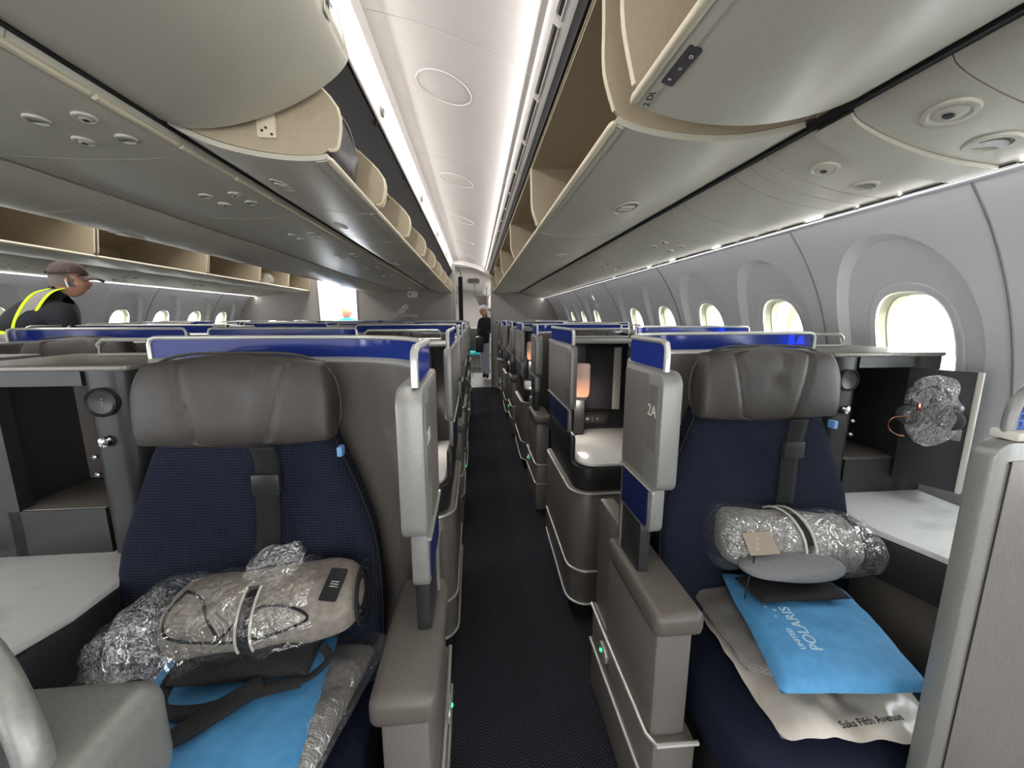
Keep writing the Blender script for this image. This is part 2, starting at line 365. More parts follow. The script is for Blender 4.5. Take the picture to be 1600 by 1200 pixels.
# --- sidewalls with recessed window bays
WALLP = smooth([(1.60, 0), (1.70, .35), (1.78, .75), (1.795, 1.05), (1.765, 1.25), (1.72, 1.42), (1.655, 1.58), (1.57, 1.73), (1.47, 1.86), (1.42, 1.92)], 4)
def wall_x(z):
    for a, b in zip(WALLP[:-1], WALLP[1:]):
        if z <= b[1]: return a[0]+(b[0]-a[0])*(z-a[1])/max(1e-6, b[1]-a[1])
    return WALLP[-1][0]
WIN0, WP = 1.455, .685
def arch(a, hw, z0, z1, p):     # superellipse point at angle a
    c, s_ = math.cos(a), math.sin(a); zc = (z0+z1)/2; hh = (z1-z0)/2
    return (hw*math.copysign(abs(c)**(2/p), c), zc+hh*math.copysign(abs(s_)**(2/p), s_))
def window_bay(k, sign, n, cx=0):
    yc = WIN0+WP*k; N = 40
    y0, y1, z0, z1 = -WP/2, WP/2, .75, 1.86
    def pt(y, z, d):
        x = wall_x(z)+d; return ((x if sign > 0 else MX(x)), yc+y, z)
    m = MB(); rings = []
    zc = 1.36
    A = [2*PI*(i+.5)/N for i in range(N)]
    def rect(a, ins=0):
        c, s_ = math.cos(a), math.sin(a); hy = (y1-ins) if c > 0 else -(y0+ins); hz = (z1-zc-ins) if s_ > 0 else (zc-z0-ins)
        t = min(hy/abs(c) if abs(c) > 1e-6 else 9, hz/abs(s_) if abs(s_) > 1e-6 else 9); return (c*t, zc+s_*t)
    specs = []
    for a in A: pass
    R0 = [rect(a) for a in A]
    R0c = [(y1, z1), (y0, z1), (y0, z0), (y1, z0)]
    ci = [min(range(N), key=lambda i: (R0[i][0]-c[0])**2+(R0[i][1]-c[1])**2) for c in R0c]
    for i, c in zip(ci, R0c): R0[i] = c
    R1 = [rect(a, .015) for a in A]
    for i, c in zip(ci, R0c): R1[i] = (c[0]-math.copysign(.015, c[0]), c[1]-math.copysign(.015, c[1]-zc))
    def ringA(hw, za, zb, p): return [arch(a, hw, za, zb, p) for a in A]
    seq = [(R0, 0), (R1, 0)]
    seq += [(ringA(.272, .96, 1.765, 2.2), 0), (ringA(.269, .964, 1.760, 2.2), .012), (ringA(.258, .98, 1.745, 2.2), .045),
            (ringA(.185, 1.05, 1.595, 2.4), .050), (ringA(.178, 1.06, 1.588, 2.5), .056), (ringA(.172, 1.066, 1.582, 2.6), .050), (ringA(.150, 1.10, 1.555, 2.7), .056), (ringA(.142, 1.11, 1.545, 2.7), .12), (ringA(.135, 1.12, 1.535, 2.7), .19)]
    v = []; f = []
    for R, d in seq: v += [pt(y, z, d) for y, z in R]
    for r in range(len(seq)-1):
        for i in range(N):
            j = (i+1) % N; f.append((r*N+i, r*N+j, (r+1)*N+j, (r+1)*N+i))
    m.add(v, f); o = m.obj('window_%d' % n, 'wall', None, 28); o['kind'] = 'structure'
    g = MB(); R = ringA(.144, 1.108, 1.548, 2.7)
    g.add([pt(y, z, .135) for y, z in R]+[pt(y, z, .139) for y, z in R], [tuple(range(N)), tuple(range(2*N-1, N-1, -1))]+[(i, (i+1) % N, N+(i+1) % N, N+i) for i in range(N)])
    g.obj('pane', 'pane', o)
    MB().tube([pt(y, z, .132) for y, z in ringA(.143, 1.11, 1.546, 2.7)], .0055, 6, True).obj('pane_gasket', 'dark', o)
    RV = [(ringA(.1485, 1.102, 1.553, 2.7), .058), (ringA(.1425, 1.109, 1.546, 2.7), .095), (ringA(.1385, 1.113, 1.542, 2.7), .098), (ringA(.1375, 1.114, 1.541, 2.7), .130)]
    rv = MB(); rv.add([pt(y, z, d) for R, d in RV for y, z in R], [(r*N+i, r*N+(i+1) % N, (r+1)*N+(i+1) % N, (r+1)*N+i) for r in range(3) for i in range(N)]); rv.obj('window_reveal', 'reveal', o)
    # inner reveal liner ring, cream
    l = MB(); ra = ringA(.152, 1.097, 1.557, 2.7); rb = ringA(.1475, 1.103, 1.552, 2.7)
    l.add([pt(y, z, .054) for y, z in ra]+[pt(y, z, .051) for y, z in rb]+[pt(y, z, .07) for y, z in rb],
          [(i, (i+1) % N, N+(i+1) % N, N+i) for i in range(N)]+[(N+i, N+(i+1) % N, 2*N+(i+1) % N, 2*N+i) for i in range(N)])
    l.obj('window_seal', 'white', o)
    return o
nwin = 0
for sign in (1, -1):
    side = 'right' if sign > 0 else 'left'
    # lower dado strip and outer skin
    p = [(x if sign > 0 else MX(x), z) for x, z in WALLP if z <= .76]
    struct(MB().ribbon(p, 'y', Y0, YB, .03, -1 if sign > 0 else 1), 'wall_'+side, 'wall')
    for k in range(-4, 10):
        if WIN0+WP*k-WP/2 > YB: continue
        nwin += 1
        if k == 5 or (sign > 0 and k == 9):   # blank bay between the windows
            pp = [(x if sign > 0 else MX(x), z) for x, z in WALLP if z >= .73]
            yc = WIN0+WP*k; struct(MB().ribbon(pp, 'y', yc-WP/2, min(YB, yc+WP/2), .02, -1 if sign > 0 else 1), 'wall_panel', 'wall')
            continue
        window_bay(k, sign, nwin)
    ye = WIN0+WP*9+WP/2
    if ye < YB: struct(MB().ribbon([(x if sign > 0 else MX(x), z) for x, z in WALLP if z >= .73], 'y', ye, YB, .02, -1 if sign > 0 else 1), 'wall_panel', 'wall')
    # backing straps behind the joints of the wall panels
    for k in range(-4, 11):
        ys = WIN0+WP*(k-.5)
        if ys > YB-.04: continue
        pp = [((x+.010) if sign > 0 else MX(x+.010), z) for x, z in WALLP if z >= .73]
        struct(MB().ribbon(pp, 'y', ys-.035, ys+.035, .012, -1 if sign > 0 else 1), 'wall_joint_strap', 'wall')
    # seams between wall panels
    for yy in [WIN0+WP*(k+.5) for k in (-1, 0, 2, 4, 6, 8)]:
        pts = [((x-.003) if sign > 0 else MX(x-.003), yy, z) for x, z in WALLP if z > .76]
        struct(MB().tube(pts, .0035, 6), 'trim_2', 'silver_dark')
    def X(x): return x if sign > 0 else MX(x)
    struct(MB().box(min(X(1.455), X(1.50)), max(X(1.455), X(1.50)), Y0, YB, 1.845, 2.68), 'wall_'+side+'_upper', 'wall')
    # glowing cove strip at the top of the wall
    struct(MB().box(min(X(1.405), X(1.425)), max(X(1.405), X(1.425)), Y0, YB, 1.842, 1.85), 'trim_3', 'wallcove')

# --- ceiling over the near aisle: domed panels between seams
CEIL = smooth([(.24, 2.40), (.12, 2.455), (-.05, 2.515), (-.22, 2.56), (-.40, 2.59)], 4)
cy = [Y0, -1.0, .35, 1.72, 3.0, 4.3, 5.6, 6.9, YB]
for a, b in zip(cy[:-1], cy[1:]):
    o = struct(MB().ribbon(CEIL, 'y', a+.002, b-.002, .012, -1), 'ceiling', 'white')
    # round speaker cover
    if a > 1:
        yc = (a+b)/2-.25
        v = []; N = 28
        m = MB()
        def cz(x):
            for p, q in zip(CEIL[:-1], CEIL[1:]):
                if q[0] <= x <= p[0]: return p[1]+(q[1]-p[1])*(x-p[0])/(q[0]-p[0])
            return 2.5
        pts = [(-.13+.13*math.cos(2*PI*i/N), yc+.13*math.sin(2*PI*i/N)) for i in range(N)]
        m.tube([(x, y, cz(x)-.001) for x, y in pts], .003, 6, True); m.obj('speaker_ring', 'white', o)
struct(MB().box(-4.35, 1.5, Y0, YB+.05, 2.68, 2.70), 'ceiling_backing', 'white')
# luminous cove slot along the right edge
struct(MB().box(.240, .246, Y0, YB, 2.398, 2.403), 'trim_4', 'cove')
# upper glowing side panel above the centre bins
SIDE = smooth([(-.40, 2.585), (-.415, 2.52), (-.425, 2.44), (-.43, 2.36)], 4)
sy = [Y0, -.4, .95, 2.35, 3.75, 5.15, 6.6, YB]
for i, (a, b) in enumerate(zip(sy[:-1], sy[1:])):
    o = struct(MB().ribbon(SIDE, 'y', a+.003, b-.003, .012, -1), 'trim_5', 'white')
    MB().tube([(-.432, a+.005, 2.355), (-.432, b-.005, 2.355)], .006, 8).obj('edge_bead', 'white', o)
    if 1 < i: MB().lathe([(.028, 0), (.026, .006), (.012, .008), (.010, .004)], (-.424, b-.25, 2.42), 'x', 20).obj('spotlight', 'silver_dark', o)
struct(MB().box(-.45, -.43, Y0, YB, 2.60, 2.62), 'trim_6', 'cove')
# black void behind the centre bins' opening
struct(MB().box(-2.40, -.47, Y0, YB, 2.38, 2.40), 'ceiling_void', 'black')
struct(MB().box(-1.66, -1.56, Y0, YB, 2.035, 2.05), 'trim_18', 'black')
# right rail with vent slots
rail = MB().ribbon([(.243, 2.405), (.262, 2.375), (.285, 2.352), (.312, 2.335)], 'y', Y0, YB, .012, 1)
ro = struct(rail, 'trim_7', 'white')
yy = -1.2
vs = MB(); fr = MB()
while yy < YB-.4:
    vs.ribbon([(.268, 2.3665), (.276, 2.3595)], 'y', yy+.02, yy+.40, .002, 1)
    fr.tube([(.262, yy+.012, 2.371), (.262, yy+.405, 2.371), (.280, yy+.41, 2.354), (.280, yy+.008, 2.354)], .0022, 6, True)
    yy += .43
vs.obj('vent_slot', 'black', ro); fr.obj('vent_frame', 'white', ro)
struct(MB().ribbon([(.312, 2.335), (.326, 2.318), (.33, 2.302)], 'y', Y0, YB, .01, -1), 'trim_8', 'black')
struct(MB().tube([(.336, Y0, 2.298), (.336, YB, 2.298)], .006, 8), 'trim_9', 'liner')

# --- aft bulkheads with the aisle doorways
def wallslab(name, x0, x1, z1, m='bulk', y=YB, z0=0): return struct(MB().box(x0, x1, y, y+.05, z0, z1), name, m)
wallslab('wall_back', .36, 1.99, 2.7); wallslab('wall_back', -2.28, -.42, 2.7); wallslab('wall_back', -4.9, -3.06, 2.7)
wallslab('wall_back_lintel', -.42, .36, 2.8, 'white', YB, 2.62)
# arched door lintel over the near aisle
ar = [(-.42, 2.62), (.36, 2.62), (.36, 2.22)]+[(p[0], p[1]) for p in smooth([(.36, 2.25), (.2, 2.35), (0, 2.43), (-.2, 2.48), (-.42, 2.50)], 5)[1:]]
struct(MB().ext(ar, 'y', YB, YB+.05), 'trim_10', 'white')
struct(MB().tube(smooth([(.35, YB-.01, 2.25), (.2, YB-.01, 2.345), (0, YB-.01, 2.425), (-.2, YB-.01, 2.475), (-.40, YB-.01, 2.495)], 5), .014, 8), 'trim_11', 'white')
for x in (-.40, .345): struct(MB().box(x-.02, x+.02, YB-.01, YB+.07, 0, 2.5, .006), 'door_frame_1', 'silver_dark')
for x in (-3.04, -2.30): struct(MB().box(x-.02, x+.02, YB-.01, YB+.07, 0, 2.5, .006), 'door_frame_2', 'silver_dark')
# galley zone behind
struct(MB().box(.45, .5, YB+.05, 10.2, 0, 2.3), 'wall_galley_right', 'white')
struct(MB().box(-.62, -.56, YB+.05, 9.5, 0, 2.6), 'wall_galley_left', 'white')
struct(MB().ribbon(smooth([(.5, 2.2), (.3, 2.32), (0, 2.42), (-.6, 2.48)], 4), 'y', YB+.05, 16, .02, -1), 'ceiling_galley', 'white')
struct(MB().box(-1.6, -.7, 10.4, 16, 1.95, 2.2, .04), 'ceiling_bins_galley', 'bin'); struct(MB().box(.5, 1.6, 10.4, 16, 1.75, 2.2, .04), 'ceiling_bins_galley', 'bin')
struct(MB().box(-5, 2.2, 16, 16.05, 0, 2.7), 'wall_far', 'white')
struct(MB().box(-5, -.5, YB+.05, 16, 2.7, 2.75), 'ceiling_entry', 'white')
struct(MB().box(1.6, 1.65, YB+.05, 16, 0, 2.6), 'wall_right_far', 'wall')
struct(MB().box(-1.7, -1.65, 9.5, 16, 0, 2.7), 'wall_left_far', 'wall'); struct(MB().box(-1.7, -.56, 9.5, 9.55, 0, 2.7), 'wall_galley_end', 'white')
struct(MB().box(-.7, 1.65, YB+.05, 16, 2.5, 2.55), 'ceiling_galley_backing', 'white')
# bright entry door zone beyond the far aisle
d = struct(MB().box(-3.45, -3.40, YB+.1, 9.2, 0, 2.4), 'door_1', 'white')
struct(MB().box(-3.12, -3.07, YB+.06, YB+.5, 0, 2.4, .01), 'wall_entry', 'white'); 
struct(MB().box(-2.32, -2.24, YB+.06, YB+.9, 0, 2.4, .01), 'wall_entry', 'white')
for z in (1.3, 1.5, 1.75, 1.95): MB().lathe([(.012, 0), (.010, .006)], (-2.98, YB+.055, z), 'y', 10)
# forward end of the cabin (behind the photographer)
struct(MB().box(-4.9, 2.05, Y0-.05, Y0, 0, 2.7), 'wall_front', 'bulk')
struct(MB().box(-3.4, -2.4, Y0, YB, 2.62, 2.66), 'ceiling_left', 'white')

# ============================================================ OVERHEAD BINS
def P2(prof, f): return [(f(x), z) for x, z in prof]
ident = lambda x: x
R_OPEN = [(.915, 1.965), (.85, 1.948), (.76, 1.930), (.66, 1.920), (.55, 1.921), (.46, 1.932), (.40, 1.946), (.375, 1.956)]
C_OPEN = [(-.93, 2.035), (-.87, 2.003), (-.78, 1.972), (-.68, 1.952), (-.58, 1.943), (-.50, 1.945), (-.46, 1.952)]
C_CLOSED = [(-.93, 2.035), (-.85, 2.015), (-.74, 2.025), (-.62, 2.060), (-.52, 2.105), (-.44, 2.155), (-.385, 2.205), (-.372, 2.245), (-.39, 2.34)]
F_CLOSED = [(-1.60, 1.975), (-1.72, 1.925), (-1.88, 1.905), (-2.04, 1.925), (-2.18, 1.97), (-2.29, 2.03), (-2.37, 2.10), (-2.41, 2.18), (-2.42, 2.28), (-2.38, 2.34)]
def lip_bead(prof, f, y0, y1, r=.011):
    x, z = prof[-1]; return MB().tube([(f(x), y0, z), (f(x), y0+.02, z), (f(x), y1-.02, z), (f(x), y1, z)], [r*.4, r, r, r*.4], 10)
def handle(prof, f, y, par, t=.5, s=1.0):
    i = int(t*(len(prof)-1)); x, z = prof[i]; x2, z2 = prof[min(len(prof)-1, i+1)]
    th = math.atan2(z2-z, f(x2)-f(x)); 
    if abs(th) > PI/2: th -= math.copysign(PI, th)
    e = bpy.data.objects
    def loc(m): 
        for k in range(len(m.v)):
            a, b, c = m.v[k]; m.v[k] = (f(x)+a*math.cos(th)-c*math.sin(th), y+b, z+a*math.sin(th)+c*math.cos(th))
        return m
    # recessed oval: ring plus two dark lobes
    ring = MB(); N = 24; pts = [(.042*s*math.cos(2*PI*i/N), .085*s*math.copysign(abs(math.sin(2*PI*i/N))**.8, math.sin(2*PI*i/N)), -.0015) for i in range(N)]
    ring.tube(pts, .004*s, 6, True); h = loc(ring).obj('bin_handle', 'psu', par)
    pan = MB(); pan.add([(a*.93, b*.93, -.001) for a, b, c in pts], [tuple(range(N))]); loc(pan).obj('handle_recess', 'dark' if s < .5 else 'silver_dark', h)
    pd = MB().box(-.03*s, .03*s, -.03*s, .03*s, -.008*s, .002*s, .004*s); loc(pd).obj('handle_paddle', 'psu', h)
def open_bin(prof, f, y0, y1, label, group, inner_top, back, hs=1.0, ht=.45):
    """lowered bucket, two cream rib partitions, liner box behind"""
    r = empty('overhead_bin', (0, 0, 0), label=label, cat='overhead bin', group=group)
    sg = 1 if f(1) > f(0) else -1
    sm = smooth(prof, 3)
    up = 1 if (sm[-1][0]-sm[0][0])*(1) < 0 else 1
    side = -1 if f(sm[-1][0]) < f(sm[0][0]) else 1
    MB().ribbon(P2(sm, f), 'y', y0+.006, y1-.006, .016, side).obj('bucket', 'bin', r)
    lip_bead(sm, f, y0+.006, y1-.006).obj('lip_trim', 'liner_edge', r)
    # flat face along the lip
    x, z = sm[-1]; x1, z1 = sm[-4]
    MB().ribbon([(f(x), z-.004), (f(x1), z1-.004)], 'y', y0+.012, y1-.012, .003, -side).obj('lip_face', 'psu', r)
    # fixed liner (ceiling and back of the bin)
    x, z = prof[0]
    L = [(inner_top[0], inner_top[1]), ((inner_top[0]+back[0])/2, inner_top[1]+.02), (back[0], back[1]+.22), (back[0], back[1]), (x, z+.02)]
    MB().ribbon([(f(a), b) for a, b in L], 'y', y0, y1, .01, side).obj('liner', 'liner', r)
    lx = prof[-1][0]; lz = prof[-1][1]
    E = smooth([(inner_top[0], inner_top[1]), (lx-.035*(1 if prof[0][0] > lx else -1), inner_top[1]-.11), (lx-.03*(1 if prof[0][0] > lx else -1), inner_top[1]-.22), (lx, lz+.03)], 4)
    poly = [(f(a), b) for a, b in E]+[(f(a), b+.02) for a, b in sm[::-1][2:]]+[(f(a), b) for a, b in L[::-1][1:-1]]
    for yy in (y0+.012, y1-.020):
        rib = MB().ext(poly, 'y', yy, yy+.008).obj('end_partition', 'liner', r)
        MB().tube([(f(a), yy+.004, b) for a, b in E], .006, 6).obj('edge_bead', 'liner_edge', rib)
    handle(sm, f, (y0+y1)/2, r, ht, hs)
    return r
def latch(par, x, y, z, rx=0):
    l = MB().ext(rr(x-.028, z-.04, x+.028, z+.04, [.02, .02, .006, .006]), 'y', y-.012, y, .002).obj('latch_bracket', 'liner_edge', par)
    m = MB()
    for dx, dz in ((-.015, .025), (.012, .028), (-.012, -.02), (.016, -.03), (.0, -.012)): m.lathe([(.004, 0), (.0035, -.003)], (x+dx, y-.012, z+dz), 'y', 8)
    m.obj('bracket_screw', 'dark', l)
# right-hand bins
ry = [-1.7, -.35, .955]; 
names = ['open grey overhead bin nearest the camera at upper right with a dark placard on its lip']
def wide(a): return a
R_OPEN1 = [(.915, 1.965), (.85, 1.938), (.76, 1.912), (.66, 1.895), (.55, 1.892), (.46, 1.902), (.39, 1.918), (.362, 1.93)]
open_bin(R_OPEN1, ident, -.40, .955, 'lowered grey bin nearest the camera at upper right, dark placard on its lip', None, (.336, 2.295), (1.30, 2.0))
rb1 = [o for o in COL.objects if o.name.startswith('overhead_bin')][-1]
rs = [1.09, 2.40, 3.75, 5.15, 6.6, YB]
ordn = ['first', 'second', 'third', 'fourth', 'fifth', 'sixth', 'seventh', 'eighth', 'ninth', 'tenth']
RB = []
for i, (a, b) in enumerate(zip(rs[:-1], rs[1:])):
    RB.append(open_bin(R_OPEN, ident, a, b, ['lowered grey bin over the seat marked 2A, second from the camera on the right', 'lowered grey right side overhead bin, third from the camera', 'lowered grey right side overhead bin, fourth from the camera', 'lowered grey right side overhead bin, fifth from the camera', 'lowered grey right side overhead bin against the rear wall'][i], 'lowered bins along the right side', (.336, 2.295), (1.30, 2.0)))
latch(RB[0], .56, 1.105, 2.02); latch(rb1, .58, .95, 2.02)
MB().box(.93, 1.30, .94, 1.085, 1.98, 2.3).obj('end_filler', 'liner', rb1)
# placards on the near lips
pl = MB().ext(rr(-.013, -.055, .013, .055, .005), 'z', -.001, .0012).obj('bin_placard', 'placard', rb1)
pl.location = (.392, .79, 1.9135); pl.rotation_euler = (0, math.radians(16), 0)
for s_, dy in (('*', .035), ('=', 0), ('o', -.035)): text('placard_symbol', s_, .017, 'label', pl, (.006, dy, -.003), (PI, 0, -PI/2))
text('row_number', '2 DL', .020, 'ink', rb1, (.386, .895, 1.9115), (PI-math.radians(0), math.radians(-16), -PI/2))
pl2 = MB().ext(rr(-.012, -.05, .012, .05, .005), 'z', -.001, .0012)
# black tote hanging out at the far end of the right bins
t = MB().ext(smooth([(.40, 2.02), (.39, 2.16), (.42, 2.22), (.47, 2.20), (.50, 2.10), (.49, 2.0), (.40, 2.02)], 4)[:-1], 'y', 7.55, 7.75, .02)
tg = t.obj('tote_bag', 'bagfab'); tag(tg, 'small dark bag in the last open bin on the right', 'bag')
tg.location = (.03, 0, .0)
MB().tube([(.42, 7.6, 2.19), (.425, 7.62, 2.255), (.43, 7.68, 2.255), (.43, 7.7, 2.19)], .005, 6).obj('handle_loop', 'bagfab', tg)

# centre bins, near-aisle side: first closed, rest open
def closed_bin(prof, f, y0, y1, label, group=None, ht=.35, hs=1.0, cap=True):
    r = empty('overhead_bin', (0, 0, 0), label=label, cat='overhead bin', group=group)
    sm = smooth(prof, 4); side = -1 if f(sm[-1][0]) < f(sm[0][0]) else 1
    MB().ribbon(P2(sm, f), 'y', y0+.004, y1-.004, .018, side).obj('door', 'bin', r)
    p = [(f(a), b+.004) for a, b in sm]+[(f(prof[0][0]), prof[-1][1])]
    MB().ext(p, 'y', y0+.02, y0+.03).obj('side_wall', 'liner', r); MB().ext(p, 'y', y1-.03, y1-.02).obj('side_wall', 'liner', r)
    handle(sm, f, (y0+y1)/2, r, ht, hs)
    return r
cb = closed_bin(C_CLOSED, ident, -.45, 1.385, 'closed grey overhead bin nearest the camera at upper left above the aisle', ht=.3)
pc = MB().ext(rr(-.02, -.05, .02, .05, .004), 'x', -.001, .001)
pc = pc.obj('warning_label', 'bin', cb); pc.location = (-.369, 1.20, 2.27); 
MB().tube([(.002, .012*math.cos(2*PI*i/20), .03+.012*math.sin(2*PI*i/20)) for i in range(20)], .0025, 6, True).obj('warning_symbol', mat('warning_red', (190, 40, 50), .5), pc)
for i, z in enumerate((.004, -.012, -.026)): text('label_line', ['DO NOT', 'OVERLOAD', 'BIN'][i], .014, 'ink', pc, (.003, 0, z), (PI/2, 0, PI/2))
cs = [1.40, 2.05, 2.78, 3.6, 4.45, 5.3, 6.2, 7.15, YB]
CB = []
for i, (a, b) in enumerate(zip(cs[:-1], cs[1:])):
    lab = 'opened centre overhead bin holding a black bag, first behind the closed one' if i == 0 else 'opened empty centre bin above the near aisle, %s behind the black bag' % ordn[i-1]
    CB.append(open_bin(C_OPEN, ident, a, b, lab, 'opened centre bins above the near aisle', (-.53, 2.215), (-1.35, 2.06), .75, .42))
latch(CB[0], -.64, 1.412, 2.045)
struct(MB().ribbon([(-.446, 2.362), (-.50, 2.30), (-.54, 2.222)], 'y', 1.39, YB, .01, 1), 'trim_17', 'black')
for yy in cs[1:]: struct(MB().box(-.54, -.44, yy-.012, yy+.012, 2.335, 2.352), 'bin_bracket', 'dark')
# black backpack in the first open bin
bp = MB()
def bag(u, v):
    th = 2*PI*u; h = -1+2*v; r = (1-abs(h)**4)**.5
    x = -.60+.115*math.copysign(abs(math.cos(th))**.7, math.cos(th))*r; y = 1.72+.22*math.copysign(abs(math.sin(th))**.7, math.sin(th))*r
    n = noise.noise(Vector((x*7, y*7, h*2)))*.02
    return (x+n, y+n, 2.105+.125*h)
bp.grid(bag, 32, 18, True); bo = bp.obj('black_bag', 'bagfab'); tag(bo, 'slouchy black bag stowed in the opened centre bin', 'bag')
MB().tube(smooth([(-.52, 1.55, 2.14), (-.49, 1.65, 2.19), (-.485, 1.76, 2.18), (-.49, 1.86, 2.11)], 5), .004, 6).obj('zip', 'silver_dark', bo)
# far-side centre bins (closed)
fs = [-.6, .7, 2.0, 3.05, 4.2, 5.45, 6.75, YB-.01]
for i, (a, b) in enumerate(zip(fs[:-1], fs[1:])):
    closed_bin(F_CLOSED, ident, a, b, 'closed grey overhead bin above the far aisle, %s from the camera' % ordn[i], 'closed bins above the far aisle', .28, 1.1)
# left sidewall bins, opened
ls = [1.2, 2.45, 3.75, 5.15, 6.3, 7.2, YB]
for i, (a, b) in enumerate(zip(ls[:-1], ls[1:])):
    open_bin(R_OPEN, MX, a, b, 'opened beige-lined bin above the far left windows, %s from the left edge' % ordn[i], 'opened bins above the far left windows', (.31, 2.42), (1.30, 2.0), .8)
pb = MB()
pb.grid(lambda u, v: (-3.36+.09*math.cos(2*PI*u)*math.sin(PI*v)+.02*noise.noise(Vector((u*9, v*9, 0))), 6.9+.12*math.sin(2*PI*u)*math.sin(PI*v), 2.07-.1*math.cos(PI*v)), 18, 10, True)
tag(pb.obj('plastic_parcel', 'plastic'), 'clear plastic parcel left in an open bin at far left', 'parcel')

# ============================================================ PASSENGER SERVICE UNITS (between bin and wall)
R_PSU = smooth([(.935, 1.958), (.955, 1.935), (1.04, 1.900), (1.16, 1.868), (1.28, 1.850), (1.375, 1.843)], 3)
C_PSU = smooth([(-.945, 2.03), (-.965, 2.005), (-1.08, 1.985), (-1.26, 1.975), (-1.44, 1.978), (-1.56, 1.978), (-1.596, 1.985)], 3)
def lens(par, f, x, y, prof, s=1.0, spot=True):
    z = 0
    for p, q in zip(prof[:-1], prof[1:]):
        lo, hi = sorted((p[0], q[0]))
        if lo <= x <= hi: z = p[1]+(q[1]-p[1])*(x-p[0])/(q[0]-p[0]); th = math.atan((q[1]-p[1])/(q[0]-p[0]))
    prof_ = [(.052*s, .002), (.050*s, -.004), (.040*s, -.005), (.034*s, -.001), (.030*s, -.003), (.018*s, -.007), (.012*s, -.006)]
    o = MB().lathe(prof_ if spot else prof_[:3]+[(.036*s, .001), (.008*s, .002)], (0, 0, 0), 'z', 24, .8, 1.0).obj('reading_light' if spot else 'air_nozzle', 'psu', par)
    o.location = (f(x), y, z-.002); o.rotation_euler = (0, -th if f(1) > f(0) else th, 0)
    if spot: MB().lathe([(.011*s, -.0065), (.009*s, -.009), (.004*s, -.0095)], (0, 0, 0), 'z', 14).obj('lens', 'dark', o)
    else: MB().ext([(.03*s*math.cos(PI*i/10), -.03*s*math.sin(PI*i/10)) for i in range(11)], 'z', -.0065, -.001).obj('nozzle_shadow', 'silver_dark', o)
def psu(prof, f, y0, y1, label, group, lights, vent=None, name='service_panel'):
    r = empty(name, (0, 0, 0), label=label, cat='ceiling panel', group=group)
    side = 1 if f(prof[-1][0]) > f(prof[0][0]) else -1
    MB().ribbon(P2(prof, f), 'y', y0+.002, y1-.002, .012, side).obj('cover', 'psu', r)
    for x, y, s, sp in lights: lens(r, f, x, y, prof, s, sp)
    return r
rp = [-.6, .775, .98, 1.09, 1.27, 1.345, 1.43, 1.78, 1.9, 2.15, 2.55, 2.75, 3.1, 3.55, 3.9, 4.4, 4.9, 5.5, 6.2, 7.1, YB]
lights = {1: [(1.05, .855, 1.0, True), (1.22, .895, 1.0, False)], 3: [(1.06, 1.18, .85, True), (1.22, 1.20, .8, False)], 9: [(1.1, 2.28, .6, True), (1.1, 2.42, .6, False), (1.2, 2.28, .6, False), (1.2, 2.42, .6, True)],
          12: [(1.1, 3.25, .6, True), (1.1, 3.4, .6, False), (1.2, 3.25, .6, False), (1.2, 3.4, .6, True)], 15: [(1.1, 4.6, .6, True), (1.2, 4.6, .6, False), (1.1, 4.75, .6, False)], 17: [(1.1, 5.8, .6, True), (1.2, 5.9, .6, False)]}
for i, (a, b) in enumerate(zip(rp[:-1], rp[1:])):
    if i == 0: lab = 'plain grey service panel in the upper right corner above the nearest window'
    elif i == 1: lab = 'grey service panel with the largest round reading light, upper right corner'
    elif i == 2: lab = 'smooth curved grey cover strip between the two nearest right service panels'
    elif i == 3: lab = 'narrow grey service panel with two round recesses just behind the curved cover strip'
    else: lab = 'grey ceiling panel along the right windows, %s behind the narrow two-recess one' % (ordn+['eleventh', 'twelfth', 'thirteenth', 'fourteenth', 'fifteenth', 'sixteenth', 'seventeenth'])[i-4]
    pr = R_PSU if i != 2 else [(x, z-.010) for x, z in R_PSU]
    psu(pr, ident, a, b, lab, 'service panels along the right side', lights.get(i, []))
struct(MB().box(.917, .935, Y0, YB, 1.955, 1.975), 'trim_12', 'black')
ra_ = struct(MB().ribbon([(1.375, 1.843), (1.40, 1.838), (1.412, 1.846)], 'y', Y0, YB, .008, 1), 'trim_13', 'psu')
y = -.5; sl = MB()
while y < 7.9: sl.box(1.378, 1.396, y, y+.13, 1.8365, 1.840); y += .145 if random.random() < .8 else .22
sl.obj('vent_slot', 'black', ra_)
cp = [-.3, .45, 1.0, 1.55, 2.35, 3.2, 4.05, 4.9, 5.8, 6.9, YB]
for i, (a, b) in enumerate(zip(cp[:-1], cp[1:])):
    q = (a+b)/2; L4 = [(-1.05, q, .6, True), (-1.05, q+.13, .6, False), (-1.17, q, .6, False), (-1.17, q+.13, .6, True)] if i > 1 else []
    psu(C_PSU, ident, a, b, 'grey service panel under the centre bins, %s from the camera' % ordn[i], 'service panels under the centre bins', L4)
struct(MB().box(-.944, -.930, Y0, YB, 2.03, 2.05), 'trim_14', 'black')
tr_ = MB()
y = -.3
while y < YB-.2: tr_.tube([(-.958, y, 2.008), (-.958, min(YB, y+.28), 2.008)], .010, 8); y += .3
struct(tr_, 'trim_15', 'liner_edge')
lp = [1.0, 2.1, 3.2, 4.3, 5.4, 6.5, 7.3, YB]
for i, (a, b) in enumerate(zip(lp[:-1], lp[1:])):
    q = (a+b)/2
    psu(R_PSU, MX, a, b, 'pale service panel above the far left windows, %s from the left edge' % ordn[i], 'service panels above the far left windows', [(1.06, q, .6, True), (1.06, q+.14, .6, False), (1.18, q, .6, False), (1.18, q+.14, .6, True)])
struct(MB().ribbon([(MX(1.375), 1.843), (MX(1.40), 1.838), (MX(1.412), 1.846)], 'y', Y0, YB, .008, -1), 'trim_16', 'psu')
